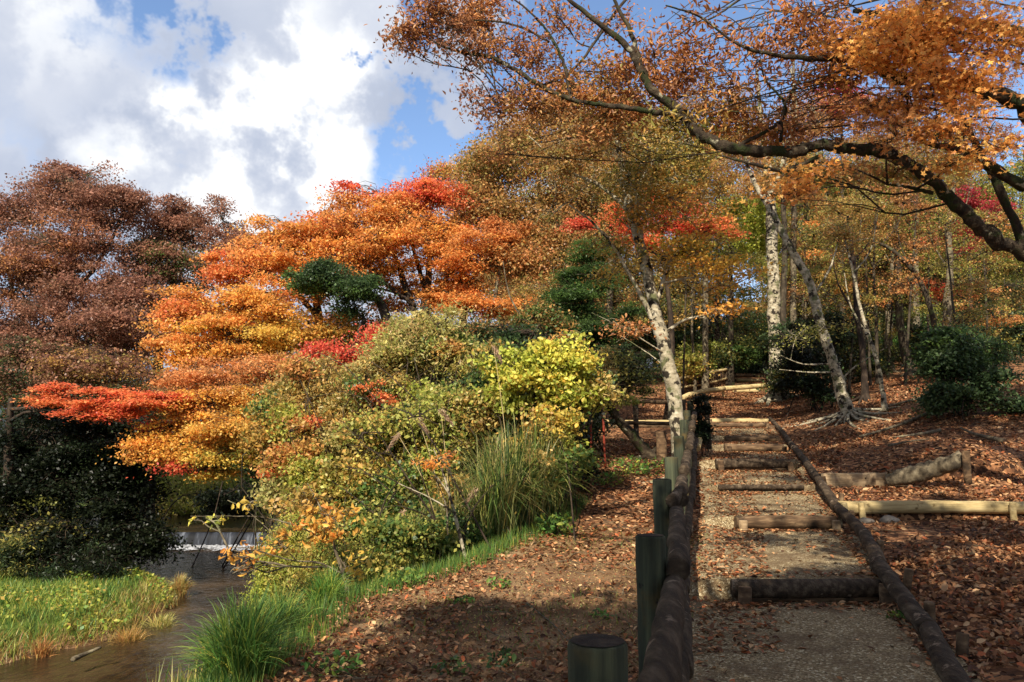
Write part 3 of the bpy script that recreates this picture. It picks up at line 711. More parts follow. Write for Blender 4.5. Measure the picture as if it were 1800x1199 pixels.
# terrace logs beside the path
o = new_thing('retaining_log', P(1580, 900, 11.2), 'pale smooth round log with a short stake, right of the path', 'log')
x0, x1 = XP(1462, 11.3), XP(1790, 11.3); z = P(1580, 893, 11.3)[2]
log('log', (x0, 11.3, z), (x1, 11.3, z + .0), .098, .092, W_PALE, o, rg, lump=.015, n=20, bow=.002, sides=20)
for px, w in ((1503, .045), (1472, .05), (1760, .045)):
    post('stake', XP(px, 11.15), 11.15, Hs(XP(px, 11.15), 11.15) - .2, z + .085, w, W_PALE, o, rg, .02, 5)
def board(name, a, b_, h, th, m, parent, n=16):
    bf = Buf(); a = np.array(a, float); b_ = np.array(b_, float); t = np.linspace(0, 1, n)[:, None]; c = a * (1 - t) + b_ * t
    jz = rg.normal(0, .006, n); up = np.array([0, 0, 1.]); fw = np.array([0, -1., 0])
    e = .012
    prof = [(-h / 2, th / 2 - e), (-h / 2 + e, th / 2), (h / 2 - e, th / 2), (h / 2, th / 2 - e), (h / 2, -th / 2), (-h / 2, -th / 2)]
    ring = np.stack([c + up * pz + fw * py_ for pz, py_ in prof], 1); ring[:, 3:5, 2] += jz[:, None]
    i = np.arange(n - 1)[:, None] * 6; j = np.arange(6)[None]; j2 = (j + 1) % 6
    q = np.stack([i + j, i + j2, i + 6 + j2, i + 6 + j], -1).reshape(-1, 4).tolist()
    for s in (0, (n - 1) * 6): q += [[s, s + 1, s + 2, s + 5], [s + 5, s + 2, s + 3, s + 4]] if s == 0 else [[s + 5, s + 2, s + 1, s], [s + 4, s + 3, s + 2, s + 5]]
    bf.add(ring.reshape(-1, 3), q); return bf.build(name, m, parent, smooth=False)
o = new_thing('retaining_board', P(1495, 850, 13.4), 'wide grey-tan sawn board with two bolt holes retaining the leafy slope right of the path', 'board')
zc = P(1495, 846, 13.4)[2]
board('plank', (XP(1433, 13.4), 13.4, zc), (XP(1556, 13.4), 13.4, zc + .01), .27, .09, W_PLANK, o)
board('end_post', (XP(1550, 13.3), 13.27, zc + .03), (XP(1562, 13.3), 13.27, zc + .03), .3, .08, W_BROWN, o, 3)
for dz in (-.07, .05):
    bf = Buf(); c = np.array([XP(1511, 13.35), 13.353, zc + dz]); tube(bf, [c, c + [0, -.012, 0]], .014, 8); bf.build('bolt', W_DARK, o)
o = new_thing('fallen_log', P(1640, 830, 13.2), 'thick mottled log running from the grey-tan board to the right edge', 'log')
log('log', P(1562, 846, 13.3), P(1695, 806, 12.6), .135, .15, B_PALE, o, rg, lump=.12, n=24, bow=.01, sides=18)
p = P(1698, 808, 12.4); post('stake', p[0], p[1], p[2] - .4, p[2] + .14, .06, W_BROWN, o, rg, .02, 6)
o = new_thing('retaining_log', P(1390, 752, 22), 'thin brown log with two stubby stakes right of the pale terrace log', 'log')
log('log', P(1352, 753, 22.5), P(1440, 752, 21.5), .08, .07, W_BROWN, o, rg, lump=.08)
for px in (1369, 1408): p = P(px, 757, 21.8); post('stake', p[0], p[1] - .1, p[2] - .4, p[2] + .06, .05, W_PALE, o, rg, .05, 5)
o = new_thing('retaining_log', P(1120, 745, 22), 'long low pale log pair crossing the leafy ground behind the near fence', 'log')
log('log', P(1040, 742, 23), P(1200, 742, 23), .07, .07, W_PALE, o, rg, lump=.08); log('log', P(1045, 751, 22.6), P(1198, 751, 22.6), .06, .06, W_BROWN, o, rg, lump=.08)
# stump with bark and the mossy leaning butt left of the pale trunk
for (px, d, hh, r, m, lab) in [(1158, 15.5, .62, .11, W_BROWN, 'short brown stump at the foot of the pale leaning tree')]:
    p = G(px, d); o = new_thing('stump', p, lab, 'stump'); post('trunk', p[0], p[1], p[2] - .2, p[2] + hh, r, m, o, rg, .08, 8)
for k, (px, d, h_, lab) in enumerate([(1037, 14.3, .95, 'left of two thin rusty red stakes at the edge of the brush'), (1060, 14.8, .95, 'right of two thin rusty red stakes at the edge of the brush')]):
    p = G(px, d); o = new_thing('marker_stake', p, lab, 'stake', 'rusty red stakes'); post('shaft', p[0], p[1], p[2] - .1, p[2] + h_, .022, M_RED, o, rg, .03, 5)
    post('cap', p[0], p[1], p[2] + h_ - .01, p[2] + h_ + .07, .03, W_BROWN, o, rg, 0, 3)

# ---------------------------------------------------------------- weir
def fall_mat():
    m, t = mat('falling_water'); L = t.links.new
    o = nn(t, 'ShaderNodeOutputMaterial'); pr = nn(t, 'ShaderNodeBsdfPrincipled'); pr.inputs['Roughness'].default_value = .6; pr.inputs['Specular IOR Level'].default_value = .1
    tcn = nn(t, 'ShaderNodeTexCoord'); mp = nn(t, 'ShaderNodeMapping'); mp.inputs['Scale'].default_value = (3.2, 1, .35); L(tcn.outputs['Object'], mp.inputs[0])
    n0 = nn(t, 'ShaderNodeTexNoise', ins={'Scale': 1.0, 'Detail': 5.0, 'Roughness': .7}); L(mp.outputs[0], n0.inputs[0])
    r = ramp(t, [(.4, lin((24, 26, 30))), (.56, lin((46, 50, 58))), (.75, lin((120, 126, 136)))]); L(n0.outputs[0], r.inputs[0]); L(r.outputs[0], pr.inputs['Base Color']); L(pr.outputs[0], o.inputs[0]); return m
def foam_mat():
    m, t = mat('foam'); L = t.links.new
    o = nn(t, 'ShaderNodeOutputMaterial'); pr = nn(t, 'ShaderNodeBsdfPrincipled'); pr.inputs['Roughness'].default_value = .6
    tcn = nn(t, 'ShaderNodeTexCoord'); n0 = nn(t, 'ShaderNodeTexNoise', ins={'Scale': 4.0, 'Detail': 7.0, 'Roughness': .7}); L(tcn.outputs['Object'], n0.inputs[0])
    r = ramp(t, [(.35, lin((90, 92, 94))), (.6, lin((190, 193, 198)))]); L(n0.outputs[0], r.inputs[0]); L(r.outputs[0], pr.inputs['Base Color'])
    tr = nn(t, 'ShaderNodeBsdfTransparent'); mx = nn(t, 'ShaderNodeMixShader'); vc = nn(t, 'ShaderNodeVertexColor', layer_name='Col'); s = nn(t, 'ShaderNodeSeparateColor'); L(vc.outputs[0], s.inputs[0])
    a = math_(t, 'ADD', s.outputs[0], math_(t, 'MULTIPLY', math_(t, 'SUBTRACT', n0.outputs[0], .5), 2.0)); L(maprange(t, a, .35, .75, 0, 1), mx.inputs[0]); L(tr.outputs[0], mx.inputs[1]); L(pr.outputs[0], mx.inputs[2]); L(mx.outputs[0], o.inputs[0]); return m
wr = new_thing('weir', (-12, 34.4, WATER), 'low concrete weir with a thin curtain of water falling across the river', 'weir')
b = Buf(); xs = np.linspace(-24, -3, 60)
for (y0, y1, z0, z1) in [(34.25, 34.75, -3.3, WATER2 - .03)]:
    v = []; 
    for x in xs: v += [[x, y0, z0], [x, y0, z1], [x, y1, z1], [x, y1, z0]]
    i = np.arange(59)[:, None] * 4; j = np.arange(3)[None]; b.add(v, np.stack([i + j, i + 4 + j, i + 5 + j, i + j + 1], -1).reshape(-1, 4))
b.build('sill', M_CONC, wr, smooth=False)
b = Buf(); xs = np.linspace(-24, -3, 260); rw = np.random.default_rng(8); prof = [(34.36, WATER2 - .004), (34.27, WATER2 - .012), (34.18, WATER2 - .05), (34.08, WATER2 - .25), (34.0, WATER - .02)]
rows = [np.stack([xs, y + rw.normal(0, .012, 260) * (k > 1), np.full(260, z)], -1) for k, (y, z) in enumerate(prof)]
i = np.arange(4)[:, None] * 260; j = np.arange(259)[None]; b.add(np.concatenate(rows), np.stack([i + j, i + 260 + j, i + 261 + j, i + j + 1], -1).reshape(-1, 4)); b.build('water_curtain', fall_mat(), wr)
b = Buf(); xs = np.linspace(-24, -3, 200); ys = np.linspace(34.05, 31.2, 26); X, Y = np.meshgrid(xs, ys); f = np.clip((Y - 31.9 + .25 * np.sin(X * 2) + .2 * np.sin(X * 5.3)) / 1.6, 0, 1)
Z = WATER + .01 + f * .11 * rw.uniform(.2, 1, X.shape)
i = np.arange(25)[:, None] * 200; j = np.arange(199)[None]; b.add(np.stack([X, Y, Z], -1).reshape(-1, 3), np.stack([i + j, i + j + 1, i + 201 + j, i + 200 + j], -1).reshape(-1, 4), col=np.repeat(f.reshape(-1, 1), 3, 1)); b.build('foam', foam_mat(), wr)

# ================================================================ VEGETATION
T = tree
# ---- left bank: brown trees
T('zelkova_tree', 'tall russet-brown tree at the left edge, the higher of the two brown crowns', 'tree',
  trunk=[(70, 900, 38, .4), (85, 700, 38, .32), (110, 540, 38, .24), (130, 420, 38, .14), (140, 340, 38, .05)], bark=B_GREY, leaf=.13, cr=.7, cf=.4, flat=.4, seed=1, twr=.012,
  limbs=[[(90, 680, 38, .2), (180, 570, 37.5, .14), (240, 480, 37, .08)], [(85, 640, 38, .2), (30, 540, 38, .12), (10, 440, 38, .06)], [(112, 540, 38, .16), (180, 450, 38, .1), (215, 380, 38, .05)]],
  blobs=[(150, 335, 38, 90, 40, 'brown', 110, 75), (70, 350, 38.5, 90, 60, 'brown', 120, 75), (215, 385, 38, 50, 55, 'brown', 80, 75), (130, 420, 37, 90, 50, [('brown', 5), ('rust', 1)], 110, 75),
         (40, 470, 37, 85, 60, [('brown', 3), ('rust', 2)], 100, 75), (160, 510, 36, 100, 38, 'brown', 110, 75), (70, 560, 36, 100, 40, 'brown', 110, 75), (190, 580, 35, 95, 36, 'brown', 100, 75),
         (95, 640, 35, 110, 36, [('brown', 4), ('olive', 1)], 100, 75), (225, 530, 36, 60, 40, 'brown', 60, 75), (20, 400, 38, 80, 60, 'brown', 60, 75), (110, 480, 38, 60, 30, 'olive', 40, 60), (40, 620, 38, 90, 40, 'brown', 90, 70), (150, 610, 37, 90, 40, 'brown', 90, 70), (60, 510, 38, 90, 40, [('brown', 3), ('rust', 1)], 80, 70)])
T('zelkova_tree', 'russet-brown tree with green inner leaves, right of the tall brown tree on the far bank', 'tree',
  trunk=[(260, 900, 41, .35), (275, 660, 41, .28), (300, 520, 41, .2), (320, 430, 41, .08)], bark=B_GREY, leaf=.13, cr=.7, cf=.4, flat=.4, seed=2, twr=.012,
  limbs=[[(280, 620, 41, .16), (340, 520, 40.5, .1), (400, 450, 40, .05)], [(290, 560, 41, .14), (250, 470, 41, .1), (235, 420, 41, .05)]],
  blobs=[(305, 378, 41, 40, 34, 'brown', 60, 70), (360, 410, 41, 65, 40, 'brown', 90, 70), (410, 440, 40, 30, 28, 'brown', 40, 70), (290, 440, 41, 60, 45, [('brown', 3), ('green', 1)], 70, 70),
         (330, 470, 40, 70, 35, [('green', 2), ('brown', 2)], 70, 60), (250, 420, 41, 40, 50, 'brown', 50, 70), (360, 480, 40, 50, 30, [('brown', 3), ('darkgreen', 1)], 40, 60), (270, 520, 40, 60, 35, [('darkgreen', 1), ('brown', 2)], 90, 60), (240, 590, 40, 70, 40, 'brown', 80, 60), (250, 480, 40, 60, 40, 'brown', 70, 60)])
T('rust_tree', 'dull rust and dark green tree low on the far bank below the brown crowns', 'tree', trunk=[(180, 950, 33, .2), (200, 780, 33, .15), (205, 660, 33, .06)], bark=B_DARK, leaf=.12, cr=.6, cf=.35, seed=3, twr=.01,
  blobs=[(200, 650, 33, 110, 34, [('brown', 2), ('gold', 1)], 110, 70), (130, 700, 32, 110, 36, [('darkgreen', 2), ('brown', 1)], 100, 70), (260, 700, 33, 80, 34, [('gold', 2), ('brown', 1)], 80, 70), (60, 640, 33, 70, 44, [('brown', 2), ('darkgreen', 1)], 70, 70), (40, 760, 32, 80, 50, 'verydark', 60, 70)])
# dark evergreen mass over the river, its shade put into near-black leaves
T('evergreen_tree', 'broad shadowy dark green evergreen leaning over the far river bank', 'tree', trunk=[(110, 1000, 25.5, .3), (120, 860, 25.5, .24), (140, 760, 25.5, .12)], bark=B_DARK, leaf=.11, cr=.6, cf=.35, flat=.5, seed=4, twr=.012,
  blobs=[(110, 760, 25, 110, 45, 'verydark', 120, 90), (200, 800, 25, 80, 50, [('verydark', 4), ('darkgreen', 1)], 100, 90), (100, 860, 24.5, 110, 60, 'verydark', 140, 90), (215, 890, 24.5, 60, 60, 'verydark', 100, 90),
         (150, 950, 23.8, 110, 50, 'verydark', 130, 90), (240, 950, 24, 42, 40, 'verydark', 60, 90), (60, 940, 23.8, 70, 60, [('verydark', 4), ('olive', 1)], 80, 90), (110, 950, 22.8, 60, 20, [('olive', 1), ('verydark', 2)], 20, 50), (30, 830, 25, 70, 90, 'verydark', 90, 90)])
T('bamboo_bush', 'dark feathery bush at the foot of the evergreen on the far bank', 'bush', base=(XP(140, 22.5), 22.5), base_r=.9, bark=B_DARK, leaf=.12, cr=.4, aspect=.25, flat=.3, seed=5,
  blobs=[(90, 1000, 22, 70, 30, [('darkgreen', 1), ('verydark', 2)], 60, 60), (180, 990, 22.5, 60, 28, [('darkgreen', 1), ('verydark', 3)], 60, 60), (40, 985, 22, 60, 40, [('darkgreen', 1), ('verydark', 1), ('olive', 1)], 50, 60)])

# ---- maples
T('maple_tree', 'large orange maple with a scarlet top and dark forked ivy-covered trunk', 'tree',
  trunk=[(745, 700, 30, .3), (748, 570, 30, .24), (752, 500, 30, .16), (755, 440, 30, .1), (750, 380, 30, .05)], bark=B_DARK, leaf=.115, cr=.62, cf=.3, flat=.48, seed=6, twr=.01,
  limbs=[[(746, 590, 30, .18), (715, 510, 30, .13), (690, 440, 30, .08), (660, 390, 30, .05)], [(748, 560, 30, .15), (790, 480, 30, .1), (830, 430, 30, .06)], [(730, 540, 30, .1), (680, 500, 29.5, .08), (640, 460, 29, .04)],
         [(750, 520, 30, .1), (725, 430, 30, .07), (720, 370, 30, .04)]],
  blobs=[(715, 336, 30, 85, 18, [('red', 3), ('redorange', 2)], 55, 58), (680, 365, 30, 60, 18, [('redorange', 1), ('orange', 2)], 55, 58), (770, 350, 30, 60, 26, [('redorange', 3), ('red', 1)], 64, 58), (600, 372, 29.5, 48, 22, [('orange', 4), ('rust', 1)], 46, 58),
         (640, 405, 29.5, 85, 26, [('orange', 4), ('rust', 1)], 82, 58), (740, 395, 30, 95, 30, [('orange', 4), ('yelloworange', 1)], 101, 58), (690, 430, 29, 100, 26, [('orange', 3), ('yelloworange', 1)], 92, 58), (790, 440, 30, 60, 40, 'orange', 73, 58),
         (620, 450, 29, 70, 24, [('orange', 2), ('yelloworange', 1)], 55, 58), (560, 500, 28.5, 60, 26, [('yelloworange', 1), ('orange', 1)], 46, 58), (700, 475, 30.5, 70, 20, [('yelloworange', 1), ('orange', 1)], 46, 58), (700, 520, 31, 50, 20, 'orange', 33, 58), (800, 500, 30, 50, 26, 'orange', 46, 58), (775, 520, 30.5, 40, 26, [('yelloworange', 1), ('orange', 1)], 27, 58)])
T('maple_tree', 'pale orange maple with bare forked pale trunk right of the ivy-covered maple', 'tree', trunk=[(850, 690, 29, .16), (852, 600, 29, .13), (868, 530, 29, .09), (880, 470, 29, .05)], bark=B_PALE, leaf=.11, cr=.5, cf=.3, flat=.6, seed=7, twr=.009,
  blobs=[(850, 425, 29, 70, 28, [('orange', 3), ('tanorange', 1)], 82, 58), (880, 410, 29, 40, 18, 'tanorange', 36, 58), (820, 455, 29, 50, 20, 'orange', 46, 58), (800, 530, 28.5, 60, 16, 'orange', 55, 58), (860, 545, 28, 60, 14, 'orange', 55, 58), (920, 535, 28, 40, 10, 'orange', 22, 58)])
T('maple_tree', 'spreading maple with flame-orange tiers stepping down to the left above the yellow maple', 'tree', trunk=[(560, 900, 29.5, .28), (565, 640, 29.5, .22), (555, 520, 29.5, .14), (540, 440, 29.5, .06)], bark=B_DARK, leaf=.115, cr=.62, cf=.3, flat=.48, seed=8, twr=.01,
  limbs=[[(562, 560, 29.5, .13), (500, 500, 29, .09), (430, 480, 28.5, .05)]],
  blobs=[(490, 412, 29.5, 75, 20, [('orange', 4), ('yelloworange', 2)], 73, 58), (560, 420, 29.5, 60, 26, 'orange', 64, 58), (450, 445, 29, 60, 22, [('redorange', 1), ('orange', 3)], 64, 58), (540, 455, 29, 80, 24, [('orange', 3), ('yelloworange', 2)], 82, 58),
         (420, 478, 28.5, 65, 16, [('redorange', 1), ('orange', 2)], 55, 58), (500, 490, 28.5, 60, 20, [('orange', 2), ('yelloworange', 1)], 46, 58), (390, 487, 28.5, 34, 9, 'redorange', 18, 58), (600, 470, 29, 50, 22, 'orange', 46, 58), (560, 395, 29.5, 30, 12, 'redorange', 20, 60)])
T('maple_tree', 'wide maple glowing orange to bright yellow in flat layers, mid-left above the river', 'tree', trunk=[(530, 950, 27, .26), (520, 760, 27, .2), (500, 640, 27, .14), (480, 560, 27, .07)], bark=B_DARK, leaf=.11, cr=.62, cf=.3, flat=.48, seed=9, twr=.01,
  limbs=[[(515, 720, 27, .12), (430, 640, 26.5, .08), (340, 600, 26, .04)], [(505, 680, 27, .12), (590, 600, 27, .07), (640, 570, 27, .04)]],
  blobs=[(390, 528, 27, 90, 16, [('orange', 3), ('yelloworange', 1)], 82, 58), (320, 545, 26.5, 45, 10, [('redorange', 1), ('orange', 2)], 33, 58), (470, 545, 27, 80, 20, [('yelloworange', 3), ('orange', 1)], 82, 58), (370, 575, 26.5, 85, 15, [('orange', 2), ('yelloworange', 2)], 73, 58), (310, 600, 26, 42, 12, 'orange', 33, 58),
         (460, 590, 26.5, 90, 26, [('yelloworange', 2), ('yellow', 4)], 119, 58), (380, 615, 26, 75, 14, [('yelloworange', 2), ('orange', 1)], 64, 58), (340, 640, 26, 45, 12, 'yelloworange', 33, 58), (560, 570, 27, 60, 30, [('yelloworange', 2), ('gold', 1)], 73, 58), (610, 590, 27, 50, 26, [('gold', 2), ('yelloworange', 1)], 55, 58), (480, 520, 27.5, 60, 12, 'orange', 36, 58)])
T('maple_tree', 'tan-orange maple layer with pale twigs below the yellow maple', 'tree', trunk=[(500, 980, 24.5, .2), (505, 820, 24.5, .15), (490, 720, 24.5, .08), (470, 660, 24.5, .04)], bark=B_PALE, leaf=.085, cr=.5, cf=.32, flat=.46, seed=10, twr=.009,
  blobs=[(430, 655, 24.5, 110, 22, 'tanorange', 119, 67), (330, 670, 24.5, 60, 14, 'tanorange', 55, 67), (520, 640, 24.5, 60, 20, [('tanorange', 3), ('gold', 1)], 55, 67), (450, 690, 24, 90, 18, [('gold', 2), ('tanorange', 2)], 82, 67)])
T('maple_tree', 'low golden maple whose bright leaves hang over the river beside the dark evergreen', 'tree', trunk=[(590, 1000, 23.5, .2), (560, 880, 23.5, .15), (500, 790, 23.5, .09), (410, 745, 23.5, .04)], bark=B_DARK, leaf=.095, cr=.5, cf=.32, flat=.46, seed=11, twr=.009,
  blobs=[(380, 720, 23.5, 110, 26, [('yelloworange', 3), ('tanorange', 1)], 110, 67), (480, 700, 23.5, 70, 24, [('yelloworange', 2), ('gold', 1)], 64, 67), (420, 755, 23, 80, 24, [('gold', 1), ('yelloworange', 2)], 82, 67), (330, 765, 23, 70, 20, [('yelloworange', 2), ('yellow', 1)], 73, 67), (290, 795, 22.8, 60, 18, [('yelloworange', 3), ('orange', 1)], 64, 67),
         (380, 800, 23, 70, 20, [('yellow', 2), ('yellowgreen', 1), ('yelloworange', 1)], 64, 67), (470, 730, 23, 60, 26, [('gold', 1), ('yellowgreen', 1), ('yelloworange', 1)], 64, 67), (300, 745, 23.5, 30, 8, 'red', 14, 60), (310, 820, 22.5, 14, 8, 'red', 8, 50)])
T('maple_tree', 'scarlet maple at the left edge with a flat red spray over the dark evergreen', 'tree', trunk=[(20, 950, 24, .18), (15, 800, 24, .14), (20, 700, 23.8, .08)], bark=B_DARK, leaf=.1, cr=.45, cf=.18, flat=.7, seed=12, twr=.009,
  limbs=[[(20, 720, 23.8, .07), (120, 715, 23, .05), (240, 700, 22.6, .03)]],
  blobs=[(230, 703, 22.6, 80, 12, [('red', 2), ('redorange', 4)], 64, 80), (175, 728, 22.5, 50, 9, [('red', 2), ('redorange', 2)], 34, 80), (290, 700, 22.8, 40, 8, [('orange', 1), ('red', 1)], 30, 70), (110, 680, 23, 30, 10, [('red', 1), ('redorange', 1)], 20, 70), (95, 705, 23, 40, 9, 'redorange', 24, 70)])
T('evergreen_oak', 'dark green evergreen with a leaning black trunk between the orange maples', 'tree', trunk=[(720, 720, 25.5, .22), (680, 560, 25.5, .17), (630, 515, 25.5, .12), (580, 490, 25.5, .05)], bark=B_DARK, leaf=.1, cr=.45, cf=.45, seed=13, twr=.009,
  limbs=[[(640, 560, 25.5, .08), (625, 600, 25.3, .05), (610, 620, 25.2, .03)]],
  blobs=[(585, 490, 25.5, 55, 18, 'darkgreen', 70, 80), (540, 495, 25.5, 36, 12, 'green', 30, 80), (620, 510, 25.2, 44, 22, [('darkgreen', 3), ('green', 1)], 60, 80), (600, 540, 25.5, 30, 12, 'darkgreen', 20, 70)])

# ---- centre background
T('hornbeam_tree', 'tall olive-brown fine-leaved tree filling the sky line left of the pale leaning trunk', 'tree', trunk=[(965, 760, 30, .22), (965, 600, 30, .18), (955, 420, 30, .12), (945, 300, 30, .05)], bark=B_PALE, leaf=.115, cr=.75, cf=.6, flat=.3, seed=14, twr=.011,
  limbs=[[(960, 560, 30, .1), (905, 420, 30, .07), (870, 330, 30, .03)], [(958, 500, 30, .1), (1010, 380, 30, .07), (1030, 290, 30, .03)]],
  blobs=[(930, 250, 30, 75, 45, 'olivebrown', 121, 62), (900, 300, 30, 75, 45, [('olivebrown', 3), ('olive', 1)], 121, 62), (990, 300, 30, 80, 60, 'olivebrown', 135, 62), (880, 365, 30, 70, 40, 'olivebrown', 108, 62), (960, 390, 30, 80, 50, 'olivebrown', 135, 62),
         (920, 460, 30, 80, 40, [('olivebrown', 3), ('tanorange', 1)], 108, 62), (1000, 460, 29, 60, 50, 'olivebrown', 81, 62), (960, 520, 29, 70, 30, 'olivebrown', 67, 62)])
T('hornbeam_tree', 'yellowish-topped tree just right of the scarlet maple crown', 'tree', trunk=[(810, 720, 35, .2), (815, 520, 35, .16), (805, 380, 35, .06)], bark=B_GREY, leaf=.1, cr=.7, cf=.5, flat=.35, seed=15, twr=.011,
  blobs=[(785, 322, 35, 44, 24, [('gold', 2), ('yelloworange', 1)], 60, 60), (830, 335, 35, 50, 32, [('gold', 2), ('tanorange', 1)], 70, 60), (850, 290, 36, 30, 22, [('rust', 2), ('gold', 1)], 36, 60), (820, 385, 35, 60, 30, [('rust', 1), ('crimson', 1), ('olivebrown', 2)], 70, 60), (770, 300, 35, 24, 10, 'red', 10, 50)])
T('hornbeam_tree', 'rusty-leaved tree behind the upper part of the pale leaning trunk', 'tree', trunk=[(1060, 760, 31, .2), (1070, 560, 31, .16), (1075, 360, 31, .1), (1080, 240, 31, .05)], bark=B_PALE, leaf=.115, cr=.75, cf=.6, flat=.3, seed=16, twr=.011,
  blobs=[(1060, 250, 31, 85, 50, [('olivebrown', 3), ('rust', 1)], 135, 62), (1110, 330, 31, 80, 50, [('olive', 1), ('olivebrown', 2)], 121, 62), (1050, 360, 31, 60, 50, 'olivebrown', 94, 62), (1170, 280, 31, 70, 50, [('olive', 1), ('olivebrown', 2)], 108, 62), (1000, 215, 31, 50, 30, [('rust', 1), ('olivebrown', 1)], 54, 62), (1230, 310, 32, 60, 40, [('olivebrown', 1), ('gold', 1)], 67, 62)])
T('maple_tree', 'vivid red maple glowing behind the pale leaning trunk', 'tree', trunk=[(1175, 760, 25, .14), (1180, 600, 25, .11), (1170, 460, 25, .06)], bark=B_DARK, leaf=.09, cr=.4, cf=.25, flat=.6, seed=17, twr=.008,
  blobs=[(1200, 392, 25, 66, 20, [('red', 2), ('redorange', 1)], 60, 70), (1165, 352, 25, 56, 20, [('red', 1), ('redorange', 2)], 46, 70), (1246, 402, 25, 36, 14, 'redorange', 26, 70), (1085, 370, 25, 36, 20, 'redorange', 16, 70), (1110, 400, 25, 30, 14, [('red', 1), ('orange', 1)], 20, 70), (1010, 400, 25, 30, 8, 'red', 14, 70), (1130, 430, 25, 36, 14, 'redorange', 20, 70)])
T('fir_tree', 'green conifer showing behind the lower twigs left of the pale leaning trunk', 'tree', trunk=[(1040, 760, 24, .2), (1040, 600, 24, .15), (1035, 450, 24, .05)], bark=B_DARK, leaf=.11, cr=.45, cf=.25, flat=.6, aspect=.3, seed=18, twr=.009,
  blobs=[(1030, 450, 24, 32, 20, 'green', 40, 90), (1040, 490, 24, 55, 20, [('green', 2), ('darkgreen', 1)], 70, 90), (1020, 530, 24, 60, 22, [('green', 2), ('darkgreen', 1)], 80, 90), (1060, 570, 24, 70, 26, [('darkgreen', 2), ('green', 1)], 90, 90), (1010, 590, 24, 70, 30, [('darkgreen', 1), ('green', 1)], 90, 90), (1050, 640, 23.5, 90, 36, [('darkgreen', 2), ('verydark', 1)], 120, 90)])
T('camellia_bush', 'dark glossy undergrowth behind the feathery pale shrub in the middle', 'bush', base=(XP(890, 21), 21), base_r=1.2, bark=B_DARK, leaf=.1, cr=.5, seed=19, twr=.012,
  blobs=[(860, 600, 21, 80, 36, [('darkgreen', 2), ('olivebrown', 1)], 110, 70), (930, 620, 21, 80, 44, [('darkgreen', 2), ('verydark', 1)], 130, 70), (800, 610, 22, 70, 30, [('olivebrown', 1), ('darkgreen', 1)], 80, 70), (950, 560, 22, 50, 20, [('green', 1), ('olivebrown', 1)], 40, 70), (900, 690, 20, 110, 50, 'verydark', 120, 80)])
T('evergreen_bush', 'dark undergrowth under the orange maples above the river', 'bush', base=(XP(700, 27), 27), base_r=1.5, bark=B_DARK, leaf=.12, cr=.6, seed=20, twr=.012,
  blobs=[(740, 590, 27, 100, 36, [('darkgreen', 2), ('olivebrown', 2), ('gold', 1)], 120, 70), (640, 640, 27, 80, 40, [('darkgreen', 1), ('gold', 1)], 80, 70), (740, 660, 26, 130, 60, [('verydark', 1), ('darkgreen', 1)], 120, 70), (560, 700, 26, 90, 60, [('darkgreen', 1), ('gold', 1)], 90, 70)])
T('evergreen_bush', 'dark shiny-leaved bush beside the weir under the golden maple', 'bush', base=(XP(500, 29), 29), base_r=1.5, bark=B_DARK, leaf=.15, cr=.6, seed=21, twr=.012,
  blobs=[(480, 800, 29, 60, 34, [('green', 2), ('darkgreen', 2)], 70, 80), (540, 800, 28, 80, 60, [('darkgreen', 2), ('green', 1)], 110, 80), (560, 900, 27, 40, 50, [('darkgreen', 2), ('green', 1)], 60, 80), (410, 880, 36, 44, 24, 'verydark', 50, 70), (620, 860, 24, 110, 100, [('darkgreen', 1), ('olive', 1)], 160, 80)])
T('grassy_bush', 'pale green grassy shrubs on the bank above the weir', 'bush', base=(XP(340, 47), 47), base_r=2, bark=B_DARK, leaf=.2, cr=.8, aspect=.3, flat=.15, seed=22, twr=.015,
  blobs=[(330, 866, 44, 60, 24, [('palefeather', 2), ('lime', 2)], 90, 70), (400, 866, 45, 60, 22, [('palefeather', 2), ('lime', 2)], 90, 70), (300, 835, 50, 60, 24, [('green', 1), ('olive', 1)], 60, 70), (440, 830, 49, 50, 24, [('yellowgreen', 1), ('palefeather', 2)], 50, 70), (370, 830, 50, 70, 20, [('green', 1), ('darkgreen', 1)], 60, 70), (290, 890, 44, 30, 16, 'palefeather', 30, 60)])

# ---- right-hand background wood
def bgtree(name, label, px, d, ptop, tw_, blobs, bark=B_GREY, leaf=.11, seed=0, lean=0, cr=.7, **k):
    g = G(px, d); py0 = 796 - (g[2] - E) / d * FPX
    T(name, label, 'tree', trunk=[(px, py0, d, tw_), (px + lean * .3, py0 * .7 + ptop * .3, d, tw_ * .85), (px + lean * .7, py0 * .3 + ptop * .7, d, tw_ * .6), (px + lean, ptop, d, tw_ * .25)], bark=bark, leaf=leaf, cr=cr, cf=k.pop('cf', .5), flat=k.pop('flat', .4), seed=seed, twr=.012, blobs=blobs, **k)
bgtree('lime_green_tree', 'bright yellow-green tree in the gap left of the big white trunk', 1285, 37, 380, .16, [(1310, 370, 35, 46, 34, 'lime', 90, 60), (1325, 415, 35, 46, 26, 'lime', 80, 60), (1290, 455, 40, 55, 22, [('lime', 2), ('yellowgreen', 1)], 60, 60), (1290, 510, 39, 40, 14, 'yellowgreen', 26, 60), (1340, 470, 41, 40, 26, [('yellowgreen', 2), ('olive', 1)], 40, 60)], seed=30)
bgtree('broadleaf_tree', 'dark green tree massed behind the far end of the path', 1260, 46, 560, .2, [(1250, 600, 45, 80, 32, 'green', 110, 60), (1320, 600, 46, 70, 40, 'green', 110, 60), (1210, 620, 40, 50, 28, [('yellowgreen', 1), ('green', 1)], 60, 60), (1270, 560, 46, 60, 20, 'darkgreen', 50, 60), (1320, 640, 44, 50, 18, 'darkgreen', 50, 60)], seed=31)
